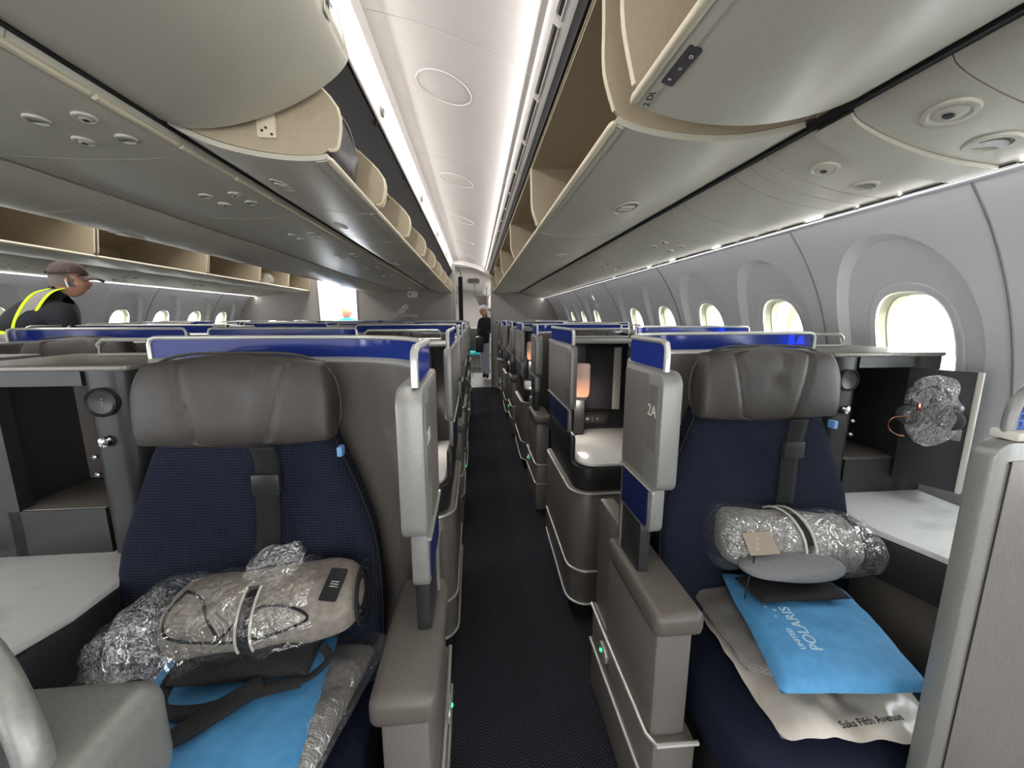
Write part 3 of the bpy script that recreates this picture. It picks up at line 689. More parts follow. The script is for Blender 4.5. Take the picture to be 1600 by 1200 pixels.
# exit camera / sign box on the centre bulkhead
sb = MB().ext(rr(-.10, -.065, .10, .065, .03), 'y', -.05, 0, .008).obj('sensor_box', 'white'); sb.location = (-1.22, YB-.002, 1.90)
tag(sb, 'small white rounded box on the rear wall under the centre bins', 'wall box')
MB().lathe([(.022, -.052), (.012, -.058)], (-.045, 0, .0), 'y', 12).obj('sensor_eye', 'silver_dark', sb)

# ============================================================ SEAT PODS (local: x = distance in from the aisle, y = 0 at the shell back, z up)
GL0, GL1 = 1.335, 1.395
def glass_run(par, path, z0=GL0, z1=GL1):
    """blue screen with a silver frame along a plan path"""
    g = MB().ribbon(path, 'z', z0, z1, .006, 1).obj('screen', 'blueglass', par)
    a, b = path[0], path[-1]; r = .018
    fr_ = [(a[0], a[1], z0-.006), (a[0], a[1], z1-r)]
    if len(path) > 2 or True:
        d0 = (Vector(path[1])-Vector(a)).normalized(); d1 = (Vector(b)-Vector(path[-2])).normalized()
        fr_ += [(a[0]+d0.x*.006, a[1]+d0.y*.006, z1-.005), (a[0]+d0.x*r, a[1]+d0.y*r, z1)]
        fr_ += [(p[0], p[1], z1) for p in path[1:-1]]
        fr_ += [(b[0]-d1.x*r, b[1]-d1.y*r, z1), (b[0]-d1.x*.006, b[1]-d1.y*.006, z1-.005), (b[0], b[1], z1-r), (b[0], b[1], z0-.006)]
    MB().tube(fr_, .0065, 8).obj('screen_frame', 'silver', g)
    MB().tube([(p[0], p[1], z0-.004) for p in path], .009, 8).obj('screen_rail', 'silver', g)
    return g
def rail_loop(par, x0, x1, y, z0=1.34, z1=1.385):
    MB().tube([(x0, y, z0), (x0, y, z1-.015), (x0+.015, y, z1), (x1-.015, y, z1), (x1, y, z1-.015), (x1, y, z0)], .006, 8, True).obj('guard_rail', 'silver', par)
def wing(par, x, y0, y1, thick=.05):
    """sliding privacy wing with navy foot inlay; its face looks to the aisle (x = 0 side)"""
    up = MB().ext(rr(y0, 1.03, y1, 1.325, [.004, .035, .03, .004]), 'x', x, x+thick, .006).obj('privacy_wing', 'silver_dark', par)
    MB().ext(rr(y0+.075, 1.045, y1-.006, 1.312, [.004, .004, .004, .004]), 'x', x-.002, x+.01).obj('wing_inlay', 'shell', up)
    MB().ext(rr(y0+.018, 1.13, y0+.066, 1.29, .004), 'x', x-.0025, x+.01).obj('number_plate', 'shell', up)
    MB().tube([(x-.002, y0+.01, 1.03), (x-.002, y1, 1.03)], .004, 6).obj('lower_trim', 'silver', up)
    lo = MB().ext(rr(y0+.03, .905, y1, 1.028, [.003, .003, .03, .003]), 'x', x+.004, x+thick-.012, .004).obj('wing_foot', 'silver_dark', par)
    MB().ext(rr(y0+.05, .917, y1-.008, 1.02, [.003, .003, .012, .003]), 'x', x+.002, x+.012).obj('navy_inlay', 'navy_panel', lo)
    g = MB().ext(rr(y0+.02, 1.33, y1, GL1, [.004, .02, .003, .003]), 'x', x+.012, x+.018).obj('screen', 'blueglass', par)
    MB().tube([(x+.015, y0+.02, 1.325), (x+.015, y0+.02, GL1-.02), (x+.015, y0+.026, GL1-.006), (x+.015, y0+.045, GL1), (x+.015, y1, GL1)], .0075, 8).obj('screen_frame', 'silver', g)
    return up
def seat_obj(label, group):
    """seat facing -y; origin on the floor below the middle of the backrest"""
    r = empty('cabin_seat', label=label, cat='seat', group=group)
    # backrest: horizontal sections
    secs = [(.46, .31, -.215), (.60, .327, -.20), (.75, .326, -.178), (.88, .31, -.157), (1.0, .27, -.138), (1.10, .23, -.13), (1.17, .20, -.12)]
    def back(u, v):
        k = v*(len(secs)-1); i = min(int(k), len(secs)-2); t = k-i; a, b = secs[i], secs[i+1]
        t = t; z = a[0]+(b[0]-a[0])*t; hw = a[1]+(b[1]-a[1])*t; y = a[2]+(b[2]-a[2])*t
        th = 2*PI*u; c, s_ = math.cos(th), math.sin(th)
        px = hw*math.copysign(abs(c)**.45, c); py = .055*math.copysign(abs(s_)**.6, s_)
        dish = .018*(px/hw)**2 if s_ < 0 else 0
        return (px, y+py-dish, z)
    m = MB(); m.grid(back, 48, 25, True); m.obj('backrest', 'navy', r, 60)
    pipe = []
    for s_ in (-1, 1):
        MB().tube(smooth([(s_*(h-.002), y-.03, z) for z, h, y in secs], 4), .004, 6).obj('piping', 'black', r)
    # headrest pad
    def hd(u, v):
        th = 2*PI*u; h = -1+2*v; c, s_ = math.cos(th), math.sin(th); e = (1-abs(h)**3.2)**.4
        hw = (.228 - .035*max(0, h)**2) * (.93+.07*e)*max(e, .05) if abs(h) > .9 else (.228-.035*max(0, h)**2)*(.93+.07*e)
        th += .0; px = hw*math.copysign(abs(c)**.6, c); py = .052*math.copysign(abs(s_)**.5, s_)*max(e, .12)
        cr = 0
        if s_ < 0:
            for q in (-.105, .02, .1):
                w = q+(.03*h if q > 0 else -.02*h)
                cr += .010*math.exp(-((px-w)/.008)**2)*min(1, (1.02-abs(h))*4)
        py += -.02*(px/.23)**2 if s_ < 0 else 0
        return (px, -.165+py+cr+.012*h, 1.245+.118*h)
    m = MB(); m.grid(hd, 150, 22, True); m.add([], []); h = m.obj('headrest', 'leather', r, 70)
    MB().tube([hdp for hdp in [(.222*math.cos(2*PI*i/40)**1 if False else .236*math.copysign(abs(math.cos(2*PI*i/40))**.5, math.cos(2*PI*i/40))*(1-.1*max(0, math.sin(2*PI*i/40))), -.155, 1.245+.118*math.copysign(abs(math.sin(2*PI*i/40))**.6, math.sin(2*PI*i/40))) for i in range(40)]], .004, 6, True).obj('seam', 'leather', h)
    # belt strap
    st = MB(); sp = smooth([(.075, -.235, 1.145), (.078, -.225, 1.10), (.070, -.222, 1.02), (.066, -.228, .92), (.06, -.232, .875)], 4)
    st.grid(lambda u, v: ((lambda p: (p[0]-.028+.056*u, p[1]-.004+.006*abs(u-.5), p[2]))(sp[min(len(sp)-1, int(v*(len(sp)-1)))])), 4, len(sp))
    b = st.obj('shoulder_strap', 'blackfab', r); mo = b.modifiers.new('s', 'SOLIDIFY'); mo.thickness = .005
    MB().box(.040, .106, -.240, -.218, 1.02, 1.075, .006).obj('strap_keeper', 'dark', b)
    # cushion
    def cu(u, v):
        th = 2*PI*u; h = -1+2*v; c, s_ = math.cos(th), math.sin(th); e = (1-abs(h)**4)**.35
        px = .325*math.copysign(abs(c)**.35, c)*(.9+.1*e)*(1 if abs(h) < .99 else .9); yy = -.42+.26*math.copysign(abs(s_)**.35, s_)*(.93+.07*e)
        return (px, yy, .42+.085*h - (.03*((-.58-yy)/.1)**2 if yy < -.58 else 0))
    m = MB(); m.grid(cu, 56, 12, True)
    n = 56; m.f.append(tuple(range(n-1, -1, -1))); m.f.append(tuple(11*n+i for i in range(n)))
    m.obj('cushion', 'navy_plain', r, 60)
    MB().box(-.29, .29, -.64, -.14, .0, .335, .03).obj('seat_base', 'dark2', r)
    tg_ = MB().box(.232, .245, -.20, -.175, 1.10, 1.125, .002).obj('side_tag', 'skyblue_tag', r)
    return r
def pod_A(label, group):
    r = empty('seat_pod', label=label, cat='seat pod', group=group)
    path = smooth([(.032, -.24), (.055, -.18), (.095, -.11), (.17, -.05), (.32, -.008), (.80, .0)], 4)
    MB().ribbon(path, 'z', .28, 1.325, .028, 1).obj('shell', 'shell', r)
    MB().tube([(p[0]-.004, p[1]+.010, 1.327) for p in path], .015, 8, flat=.7).obj('shell_cap', 'silver', r)
    glass_run(r, [(p[0]-.004, p[1]+.012) for p in path[1:]]); wing(r, 0, -.46, -.235)
    # neck, armrest and side body
    MB().ext(rr(-.36, .74, -.20, .91, [.02, .03, .02, .02]), 'x', .012, .045, .008).obj('wing_post', 'dark', r)
    MB().box(-.012, .115, -.525, -.17, .69, .755, .020, 3).obj('armrest', 'arm', r)
    MB().box(.005, .10, -.50, -.15, .33, .70, .012).obj('arm_body', 'shell', r)
    MB().ext(rr(-.19, .25, .0, .80, .01), 'x', .018, .07, .006).obj('side_panel', 'shell2', r)
    MB().box(.004, .125, -.52, .0, .03, .385, .02).obj('lower_body', 'shell', r)
    for z, y0 in ((.39, -.525), (.24, -.515)):
        MB().tube([(.004, .0, z-.02), (.0, -.16, z-.01), (-.001, y0+.03, z), (.012, y0, z), (.12, y0-.002, z)], .0065, 8).obj('kick_trim', 'silver', r)
    MB().box(.03, .12, -.49, .0, 0, .05, 0).obj('foot', 'dark2', r)
    k = MB().ext(rr(-.20, .29, -.13, .34, .02), 'x', -.008, .004, .003).obj('aisle_light', 'silver', r)
    MB().lathe([(.006, -.010), (.004, -.012)], (0, -.155, .315), 'x', 10).obj('led', 'led', k)
    # outboard console and table
    w = 1.24
    tb = smooth([(.80, -.02), (.80, -.50), (.84, -.92)], 2)
    MB().ext([(.80, -.03), (.80, -.30), (.86, -.50), (w, -.50), (w, -.03)], 'z', .785, .805, .004).obj('side_table', 'marble', r)
    MB().ext([(.795, -.03), (.795, -.31), (.855, -.505), (w, -.505), (w, -.03)], 'z', .655, .784, .004).obj('table_apron', 'dark', r)
    MB().ext([(.83, -.03), (.83, -.32), (.89, -.50), (w, -.50), (w, -.03)], 'z', .0, .655).obj('console_base', 'shell', r)
    # cabinet carcass with an open cubby
    c = MB(); c.box(.92, 1.16, -.055, -.02, 1.275, 1.315); c.box(.92, 1.16, -.055, -.02, .805, .935); c.box(1.13, w, -.055, -.02, .805, 1.315)
    c.box(.92, 1.16, .18, .20, .9, 1.3); c.box(.905, .92, -.04, .2, .9, 1.3); c.box(1.15, 1.165, -.04, .2, .9, 1.3); c.box(.92, 1.16, -.03, .2, 1.275, 1.29)
    cab = c.obj('cabinet', 'dark', r)
    MB().box(.92, 1.155, -.05, .18, .925, .937, .002).obj('cubby_floor', 'shell', cab); MB().box(.925, 1.15, .165, .178, .94, 1.27).obj('cubby_back', 'shell', cab)
    MB().ext(rr(.80, -.07, .915, .02, [.003, .003, .045, .035]), 'z', .805, 1.315).obj('cabinet_column', 'dark', r)
    s = MB().lathe([(.038, .01), (.038, -.014), (.034, -.018), (.030, -.012), (.006, -.006)], (.862, -.068, 1.235), 'y', 28).obj('reading_spot', 'dark', r)
    for dz in (-.008, 0, .008): MB().lathe([(.0016, -.008), (.001, -.0095)], (.862, -.068, 1.235+dz), 'y', 8).obj('spot_led', 'label', s)
    MB().lathe([(.003, .0), (.013, -.004), (.016, -.012), (.013, -.02), (.003, -.024)], (.868, -.066, 1.13), 'y', 16).obj('chrome_knob', 'chrome', r)
    for z in (1.035, 1.085): MB().lathe([(.006, 0), (.007, -.01), (.004, -.014)], (.915, -.056, z), 'y', 10).obj('latch_pin', 'chrome', r)
    # flat top shelf over the cabinet
    MB().ext(rr(.79, -.075, w, .30, .02), 'z', 1.315, 1.330, .004).obj('top_shelf', 'shell2', r)
    rail_loop(r, .82, 1.02, .12)
    # plug and controls under the cabinet
    return r
def pod_door(r, sgn):
    """cabinet door swung open towards the seat"""
    d = MB().box(0, .16, -.012, .012, -.24, .17, .003).obj('cabinet_door', 'dark', r); d.location = (1.115, -.06, 1.105); d.rotation_euler = (0, 0, math.radians(-62))
    MB().box(.158, .172, -.014, .014, -.24, .17, .003).obj('door_edge', 'label', d)
    MB().box(.128, .150, -.026, -.010, -.06, -.02, .004).obj('headset_hook', 'silver_dark', d)
    return d
def pod_B(label, group):
    r = empty('seat_pod', label=label, cat='seat pod', group=group)
    w = 1.26
    # console block beside the aisle
    fp = rr(0, -.64, .46, 0, [.004, .004, .09, .05])
    MB().ext(fp, 'z', .10, .665, .004).obj('console_body', 'shell2', r)
    MB().ext(rr(.03, -.60, .43, 0, [.004, .004, .08, .05]), 'z', 0, .10).obj('foot', 'dark2', r)
    def trim_path(z0, z1, ins=0):
        pts = [p for p in fp if p[1] < -.3 or p[0] < .01]
        seq = [(-.002, -.02)]+[(p[0]-.002, p[1]-.002) for p in fp[2+0:]] if False else [(-.002, -.03), (-.002, -.50)]
        for k in range(7):
            a = math.radians(180+90*k/6); seq.append((.09+.092*math.cos(a), -.55+.092*math.sin(a)))
        seq.append((.42, -.642)); n = len(seq)
        return [(p[0], p[1], z0 if i else z1) for i, p in enumerate(seq)]
    for za, zb in ((.665, .66), (.28, .30), (.11, .16)): MB().tube(trim_path(za, zb), .006, 8).obj('console_trim', 'silver', r)
    MB().ext(rr(.02, -.615, .46, 0, [.004, .004, .08, .05]), 'z', .668, .775, .006).obj('console_band', 'dark', r)
    MB().ext(rr(.04, -.60, .46, -.03, [.004, .004, .08, .05]), 'z', .776, .792, .003).obj('side_table', 'marble', r)
    MB().tube([(p[0]*.92+.04, p[1]*.935, .781) for p in trim_path(0, 0)], .004, 6).obj('table_edge', 'silver', r)
    wing(r, 0, -.54, -.02, .032)
    MB().ext(rr(-.55, .79, -.02, .91, [.004, .02, .004, .004]), 'x', .008, .03, .004).obj('wing_post', 'dark', r)
    # lamp
    l = MB().lathe([(.038, 0), (.043, .02), (.045, .08), (.045, .165), (.040, .175)], (.142, -.215, 1.03), 'z', 20).obj('table_lamp', 'lamp', r)
    MB().lathe([(.0455, .003), (.0458, .045)], (.142, -.215, 1.03), 'z', 20).obj('lamp_glow', 'lampglow', l) if False else None
    MB().lathe([(.03, -.02), (.036, 0)], (.142, -.215, 1.03), 'z', 16).obj('lamp_collar', 'silver_dark', l)
    MB().box(.12, .18, -.16, -.13, .80, 1.31, .004).obj('lamp_post', 'dark', r)
    # back cabinet with swung door
    c = MB(); c.box(.03, .46, -.04, -.015, .79, 1.31); c.obj('cabinet', 'dark', r)
    dd = MB().box(.0, .235, -.008, .008, .93, 1.285, .002).obj('cabinet_door', 'black', r); dd.location = (.14, -.06, 0); dd.rotation_euler = (0, 0, math.radians(-14))
    MB().box(.22, .262, -.012, .012, .93, 1.285, .003).obj('door_edge', 'silver_dark', dd)
    # remote in its dock
    q = MB().box(.13, .365, -.062, -.04, .822, .902, .010).obj('control_dock', 'dark', r)
    MB().ext(rr(.150, .838, .345, .886, .022), 'y', -.072, -.060, .003).obj('handset', 'leather', q)
    b = MB()
    for x_, z_, s_ in ((.17, .862, .004), (.19, .868, .003), (.19, .856, .003), (.225, .862, .010), (.255, .868, .003), (.255, .856, .003), (.285, .862, .006)): b.lathe([(s_, -.071), (s_*.7, -.0745)], (x_, 0, z_), 'y', 12)
    b.obj('handset_button', 'label', q)
    MB().ext(rr(.36, .83, .42, .89, .008), 'y', -.052, -.04, .002).obj('socket_plate', 'blackfab', r)
    MB().ext(rr(.0, -.22, .50, .02, .015), 'z', 1.312, 1.328, .004).obj('top_shelf', 'silver_dark', r)
    rail_loop(r, .08, .46, -.05)
    path = [(.50, 0), (.50, 0.001), (1.0, .0), (w, 0)]
    MB().ribbon([(.47, -.5), (.475, -.12), (.52, -.03), (.60, 0), (w, 0)], 'z', .28, 1.325, .028, 1).obj('shell', 'shell', r)
    MB().tube([(.475, -.12, 1.327), (.52, -.02, 1.327), (.60, .01, 1.327), (w, .01, 1.327)], .014, 8, flat=.7).obj('shell_cap', 'silver', r)
    glass_run(r, [(.50, -.05), (.53, -.01), (.60, .012), (.95, .012), (w-.02, .012)])
    return r

XR, XL = .425, -.095
seat0 = seat_obj('x', None); A0 = pod_A('x', None); B0 = pod_B('x', None)
protos = [seat0, A0, B0]
cols = [('right window column', XR, 1, 1.30), ('centre column by near aisle', XL, -1, 1.15), ('centre column by far aisle', -2.68, 1, 1.15), ('far left window column', -3.22, -1, 1.30)]
PODS = {}; SEATS = {}
for cname, x0, sg, ystart in cols:
    for k in range(8):
        t = 'A' if k % 2 == 0 else 'B'; src = A0 if t == 'A' else B0
        y = ystart+.95*k
        if y > YB: continue
        p = copy_tree(src); p.location = (x0, y, 0); p.scale = (sg, 1, 1)
        p['group'] = 'seat pods of the '+cname
        feat = 'seat beside aisle' if t == 'A' else 'lamp beside aisle'
        p['label'] = 'taupe pod, %s, %s from camera, %s' % (feat, ordn[k], cname)
        PODS[cname[:5]+str(x0), k] = p
        if t == 'B' and x0 in (XR, XL):
            ld = bpy.data.lights.new('lamp_bulb', 'POINT'); ld.energy = .65; ld.color = (1, .90, .82); ld.shadow_soft_size = .03
            lo = bpy.data.objects.new('lamp_bulb', ld); COL.objects.link(lo); lo.location = (x0+sg*.142, y-.215, .975)
        s = copy_tree(seat0); s.location = (x0+sg*((.475 if x0 in (XR, -3.22) else .492) if t == 'A' else .88), y+(.035 if x0 in (XL, -2.68) else 0), 0); s.scale = (1, 1, 1)
        s['group'] = 'navy seats of the '+cname
        s['label'] = 'navy seat with dark headrest, %s from camera, %s' % (ordn[k], cname)
        SEATS[x0, k] = s
def kill(o):
    for c in list(o.children): kill(c)
    bpy.data.objects.remove(o)
for p in protos: kill(p)
SEATS[XR, 0]['label'] = 'navy seat with dark grey leather headrest and black strap in the pod marked 2A'
SEATS[XL, 0]['label'] = 'navy seat with dark brown-grey headrest at lower left beside the aisle'
PR, PL = PODS['right'+str(XR), 0], PODS['centr'+str(XL), 0]
PR['label'] = 'taupe seat pod with the wing marked 2A, nearest the camera on the right'
PL['label'] = 'taupe seat pod nearest the camera left of the aisle, long blue screen on top'
text('seat_number', '2A', .040, 'label', PR, (-.004, -.46+.042, 1.215), (PI/2, 0, -PI/2))
text('seat_number', '2D', .040, 'label', PL, (-.004, -.46+.042, 1.215), (PI/2, 0, -PI/2), sx=-1)
pod_door(PR, 1)
# wrapped headset hanging on the open door
hb = MB()
def hbf(u, v):
    th = 2*PI*u; h = -1+2*v; e = math.sqrt(max(0, 1-abs(h)**2.5))
    n = noise.noise(Vector((math.cos(th)*2.2, math.sin(th)*2.2, h*3)))
    rr_ = (.064+.016*n)*e+.002
    return (rr_*math.cos(th), rr_*.45*math.sin(th), .122*h+.01*n)
hb.grid(hbf, 40, 28, True)
hs = empty('wrapped_headset', (1.540, 1.155, 1.135), math.radians(-62), label='headset in a crumpled clear plastic bag hanging on the open cabinet door', cat='headphones')
hb.obj('plastic_bag', 'plastic_fine', hs, 70)
for dz in (-.05, .045):
    MB().lathe([(.012, -.014), (.034, -.012), (.038, 0), (.034, .012), (.012, .014)], (dz, 0, -.02), 'y', 20).obj('ear_cup', 'dark', hs)
MB().tube([(.055*math.cos(a), 0, -.01+.095*math.sin(a)) for a in [PI*i/16 for i in range(17)]], .007, 8, flat=.6).obj('headband', 'dark', hs)
MB().tube([(-.06+.035*math.cos(a), -.03, -.06+.035*math.sin(a)) for a in [math.radians(70+22*i) for i in range(11)]], .003, 6).obj('copper_trim', mat('rose_copper', (220, 160, 130), .2, 1), hs)
MB().box(-.03, -.018, -.040, -.034, .0, .03, .002).obj('copper_bar', mat('rose_copper_bar', (220, 150, 130), .2, 1), hs)

# ============================================================ ROW 1 PRIVACY PARTITIONS (nearest, left and right corners)
def partition(name, loc, rz, sg, label):
    r = empty(name, loc, rz, label=label, cat='partition')
    # local: x away from the aisle, facing the camera at -y
    MB().ext(rr(0, .0, .56, 1.238, [.02, .035, .01, .01]), 'y', 0, .035, .006).obj('frame', 'silver_dark', r)
    MB().ext(rr(.030, .02, .545, 1.205, .008), 'y', -.002, .01, .002).obj('infill', 'shell', r)
    MB().ext([(.031, .02), (.031, 1.204), (.034, 1.204), (.034, .02)], 'y', -.003, .0).obj('shadow_gap', 'black', r)
    for x0, x1 in ((.034, .092), (.095, .32), (.323, .54)): MB().box(x0, x1, -.004, .038, 1.239, 1.257, .006).obj('ledge', 'label', r)
    arc = rr(.043, 1.25, .53, 1.345, [.07, .07, .0, .0], 8)
    MB().tube([(p[0], .018, p[1]) for p in [(.53, 1.25)]+arc[:-2]+[(.043, 1.25)]], .009, 10).obj('screen_frame', 'silver_dark', r)
    MB().ext(arc, 'y', .013, .023).obj('mesh_screen', 'mesh_blue', r)
    return r
partition('privacy_partition', (.885, .56, 0), 0, 1, 'grey framed taupe partition with a blue mesh screen at the right edge')
r = empty('privacy_screen', (-.40, .38, 0), 0, label='rounded grey frame round a dark blue screen on a pale ledge, lower left corner', cat='partition')
MB().box(-.62, .0, -.12, .10, .86, 1.0, .03, 4).obj('ledge', 'silver_dark', r)
MB().box(-.6, -.02, -.08, .08, .0, .87, .01).obj('body', 'shell', r)
arc = smooth([(-.05, -.012, .99), (-.052, -.010, 1.02), (-.070, .0, 1.06), (-.105, .02, 1.092), (-.15, .04, 1.108), (-.25, .06, 1.115), (-.5, .08, 1.115)], 5)
MB().tube(arc, .0145, 12).obj('screen_frame', 'silver_dark', r)
na = len(arc); MB().grid(lambda u, v: (lambda p: (p[0], p[1]+.004, .985+(p[2]-.985)*v))(arc[min(na-1, int(round(u*(na-1))))]), na, 4).obj('blue_screen', 'navy_panel', r)

# ============================================================ BEDDING ON THE TWO NEAR SEATS
def pillow(name, corners, z0, th, m, wr=.012, fr_=3.0, seed=0, nx=34, ny=34, z_t=None, parent=None, edge=.35, rag=0):
    """soft bag between four plan corners (back-left, front-left, front-right, back-right); z0 may be 4 heights"""
    zs = z0 if isinstance(z0, (list, tuple)) else (z0,)*4
    C4 = [Vector((c[0], c[1], z)) for c, z in zip(corners, zs)]
    def f(top):
        def g(u, v):
            p = (C4[0]*(1-u)+C4[3]*u)*(1-v)+(C4[1]*(1-u)+C4[2]*u)*v
            s_ = max(0, 1-abs(2*u-1)**2.6)**edge*max(0, 1-abs(2*v-1)**2.6)**edge
            q = Vector((p.x*fr_*4, p.y*fr_*4, seed*3.1))
            n = noise.fractal(q, 1.0, 2.0, 3)
            n2 = abs(noise.noise(q*1.7+Vector((5, 1, seed))))
            h = th*s_*(1 if top else .35)
            w = wr*(n-.9*n2)*(.35+.65*s_)
            rg = rag*noise.noise(Vector((u*7+seed, v*7, 1)))*(1-s_)
            return (p.x+rg+wr*.4*n, p.y+rg, p.z+(h if top else -h)+w)
        return g
    b = MB(); b.grid(f(True), nx, ny); b.grid(f(False), nx, ny)
    # stitch the rims
    o = nx*ny
    rim = [i for i in range(nx)]+[j*nx+nx-1 for j in range(1, ny)]+[(ny-1)*nx+i for i in range(nx-2, -1, -1)]+[j*nx for j in range(ny-2, 0, -1)]
    for a, c in zip(rim, rim[1:]+rim[:1]): b.f.append((a, c, c+o, a+o))
    return b.obj(name, m, parent, 70)
def roll(name, a, b, r, m, seed=0, wr=.01, flat=.85, parent=None, ends=.12, n=40, ln=40):
    A, B = Vector(a), Vector(b); d = (B-A); L = d.length; d.normalize(); up = Vector((0, 0, 1)); s_ = d.cross(up).normalized(); up = s_.cross(d)
    def f(u, v):
        th = 2*PI*u; e = max(0.0, 1-abs(2*v-1)**(2/ends))**.5
        nn = noise.fractal(Vector((math.cos(th)*2+seed, math.sin(th)*2, v*L*14)), 1, 2, 3)
        q = r*(e if e > 0 else .02)+wr*nn*(.3+e*.7)
        return A+d*(L*v)+s_*(q*math.cos(th))+up*(q*flat*math.sin(th))
    m_ = MB(); m_.grid(f, n, ln, True); m_.f.append(tuple(range(n-1, -1, -1))); m_.f.append(tuple((ln-1)*n+i for i in range(n)))
    return m_.obj(name, m, parent, 70)
# --- right seat
o = pillow('plastic_duvet_bag', [(.70, 1.14), (.66, .66), (1.0, .62), (1.21, .98)], .535, .030, 'whitebag', .016, 2.2, 1, rag=.008)
tag(o, 'cloudy white plastic bag with black script print, bottom of the pile on seat 2A', 'bag')
tx = text('script_print', 'Saks Fifth Avenue', .022, 'ink', o, (.87, .650, .560), (0, 0, math.radians(2)))
o = pillow('grey_blanket', [(.68, 1.15), (.66, .78), (.84, .70), (1.15, 1.02)], .585, .035, 'greyfab', .012, 2.6, 2)
tag(o, 'grey herringbone folded blanket between the white plastic bag and blue bag on seat 2A', 'blanket')
o = pillow('blue_bag', [(.755, 1.04), (.655, .67), (.99, .64), (1.06, .93)], [.66, .64, .64, .66], .042, 'bluefab', .010, 1.7, 3)
tag(o, 'sky blue soft pillow bag printed with white lettering on seat 2A', 'bag')
BR = o
for s_, sz, loc in (('POLARIS', .036, (.785, .765, .7085)), ('UNITED', .017, (.745, .738, .706))):
    text('bag_print', s_, sz, 'bagprint', o, loc, (0, 0, math.radians(80)))
for i, (dx, dy) in enumerate(((.742, .805), (.755, .825), (.740, .838), (.752, .856))):
    st = MB(); st.add([(dx+(.006 if k % 2 == 0 else .002)*math.cos(PI*k/4), dy+(.006 if k % 2 == 0 else .002)*math.sin(PI*k/4), .709) for k in range(8)], [tuple(range(8))]); st.obj('star_print', 'bagprint', o)
o = pillow('black_pouch', [(.73, .95), (.74, .85), (.99, .84), (.99, .93)], .712, .018, 'blackfab', .004, 3, 9)
tag(o, 'thin black pouch under the grey cushion on seat 2A', 'pouch')
o = roll('grey_neck_cushion', (.715, .915, .775), (1.0, .89, .775), .058, 'pouch', 4, .003, .55, ends=.75)
tag(o, 'small grey felt cushion lying on the blue bag on seat 2A', 'cushion')
tr = empty('throw_roll', (0, 0, 0), label='rolled grey throw in clear plastic with a kraft tag on seat 2A', cat='blanket')
roll('rolled_throw', (.73, 1.03, .80), (1.11, .985, .78), .092, 'roll', 3, .006, parent=tr)
roll('clear_wrap', (.69, 1.04, .80), (1.165, .975, .775), .104, 'plastic', 8, .014, parent=tr)
for x in (.905, .935): MB().tube([(x+.004*math.sin(a), 1.008+.103*math.cos(a), .79+.090*math.sin(a)) for a in [2*PI*i/24 for i in range(24)]], .0035, 6, True).obj('white_band_edge', 'label', tr)
MB().grid(lambda u, v: (.908+.024*v, 1.008+.1015*math.cos(2*PI*u), .79+.0885*math.sin(2*PI*u)), 25, 2).obj('black_band', 'blackfab', tr)
kt = MB().box(-.038, .038, -.03, .03, -.001, .001).obj('kraft_tag', 'kraft', tr); kt.location = (.775, .920, .835); kt.rotation_euler = (math.radians(42), math.radians(-6), math.radians(-8))
text('tag_print', '* * *', .02, 'label', kt, (0, -.005, .0015), (0, 0, math.radians(70)))
MB().tube(smooth([(.755, .915, .82), (.74, .895, .79), (.722, .885, .745), (.715, .88, .70)], 5), .0022, 6).obj('tag_cord', 'black', tr)
# --- left seat
o = pillow('plastic_duvet_bag', [(-.86, .98), (-.80, .60), (-.45, .58), (-.33, .95)], .545, .03, 'whitebag', .012, 2.0, 11, rag=.02)
tag(o, 'pale plastic duvet bag at the bottom of the pile on the lower left seat', 'bag')
o = pillow('grey_blanket', [(-.45, .93), (-.50, .58), (-.33, .58), (-.265, .92)], .60, .045, 'greyfab', .010, 2.6, 12)
tag(o, 'grey herringbone blanket to the right of the blue bag on the lower left seat', 'blanket')
o = pillow('blanket_wrap', [(-.44, .96), (-.50, .57), (-.32, .57), (-.235, .94)], .605, .054, 'plastic', .012, 2.0, 13)
tag(o, 'clear plastic wrapping round the grey herringbone blanket, lower left seat', 'wrapping')
o = pillow('blue_bag', [(-.745, .90), (-.68, .58), (-.33, .57), (-.36, .92)], .645, .04, 'bluefab', .008, 1.7, 14)
tag(o, 'sky blue soft pillow bag under black straps on the lower left seat', 'bag')
text('bag_print', 'POLARIS', .036, 'bagprint', o, (-.665, .63, .69), (0, 0, math.radians(75)))
th = empty('throw_roll', (0, 0, 0), label='folded taupe throw with black piping in clear plastic on the lower left seat', cat='blanket')
RA, RB_, RR, RF = Vector((-.70, .86, .765)), Vector((-.28, .88, .795)), .095, .84
def on_roll(t, deg, up_=.004):
    d = (RB_-RA).normalized(); s1 = d.cross(Vector((0, 0, 1))).normalized(); u1 = s1.cross(d); a_ = math.radians(deg)
    p = RA+(RB_-RA)*t+s1*((RR+up_)*math.cos(a_))+u1*((RR+up_)*RF*math.sin(a_)); return tuple(p)
roll('folded_throw', RA, RB_, RR, 'throw', 5, .007, RF, th, ends=.2)
MB().tube(smooth([on_roll(*q) for q in ((.14, 78), (.10, 50), (.12, 22), (.25, 8), (.45, -2), (.62, 2), (.78, 16), (.70, 34), (.55, 40), (.44, 24), (.36, 6))], 6), .0030, 6).obj('black_piping', 'blackfab', th)
MB().tube(smooth([on_roll(*q) for q in ((.14, 78), (.24, 62), (.30, 36), (.36, 6))], 6), .0030, 6).obj('black_piping', 'blackfab', th)
for dt in (-.035, .035):
    MB().tube([on_roll(.47+dt+.02*math.sin(math.radians(g)), g, .007) for g in range(-30, 75, 7)], .0028, 6).obj('white_band_edge', 'label', th)
MB().grid(lambda u, v: on_roll(.47-.035+.07*v+.02*math.sin(math.radians(-30+100*u)), -30+100*u, .005), 18, 2).obj('black_band', 'blackfab', th)
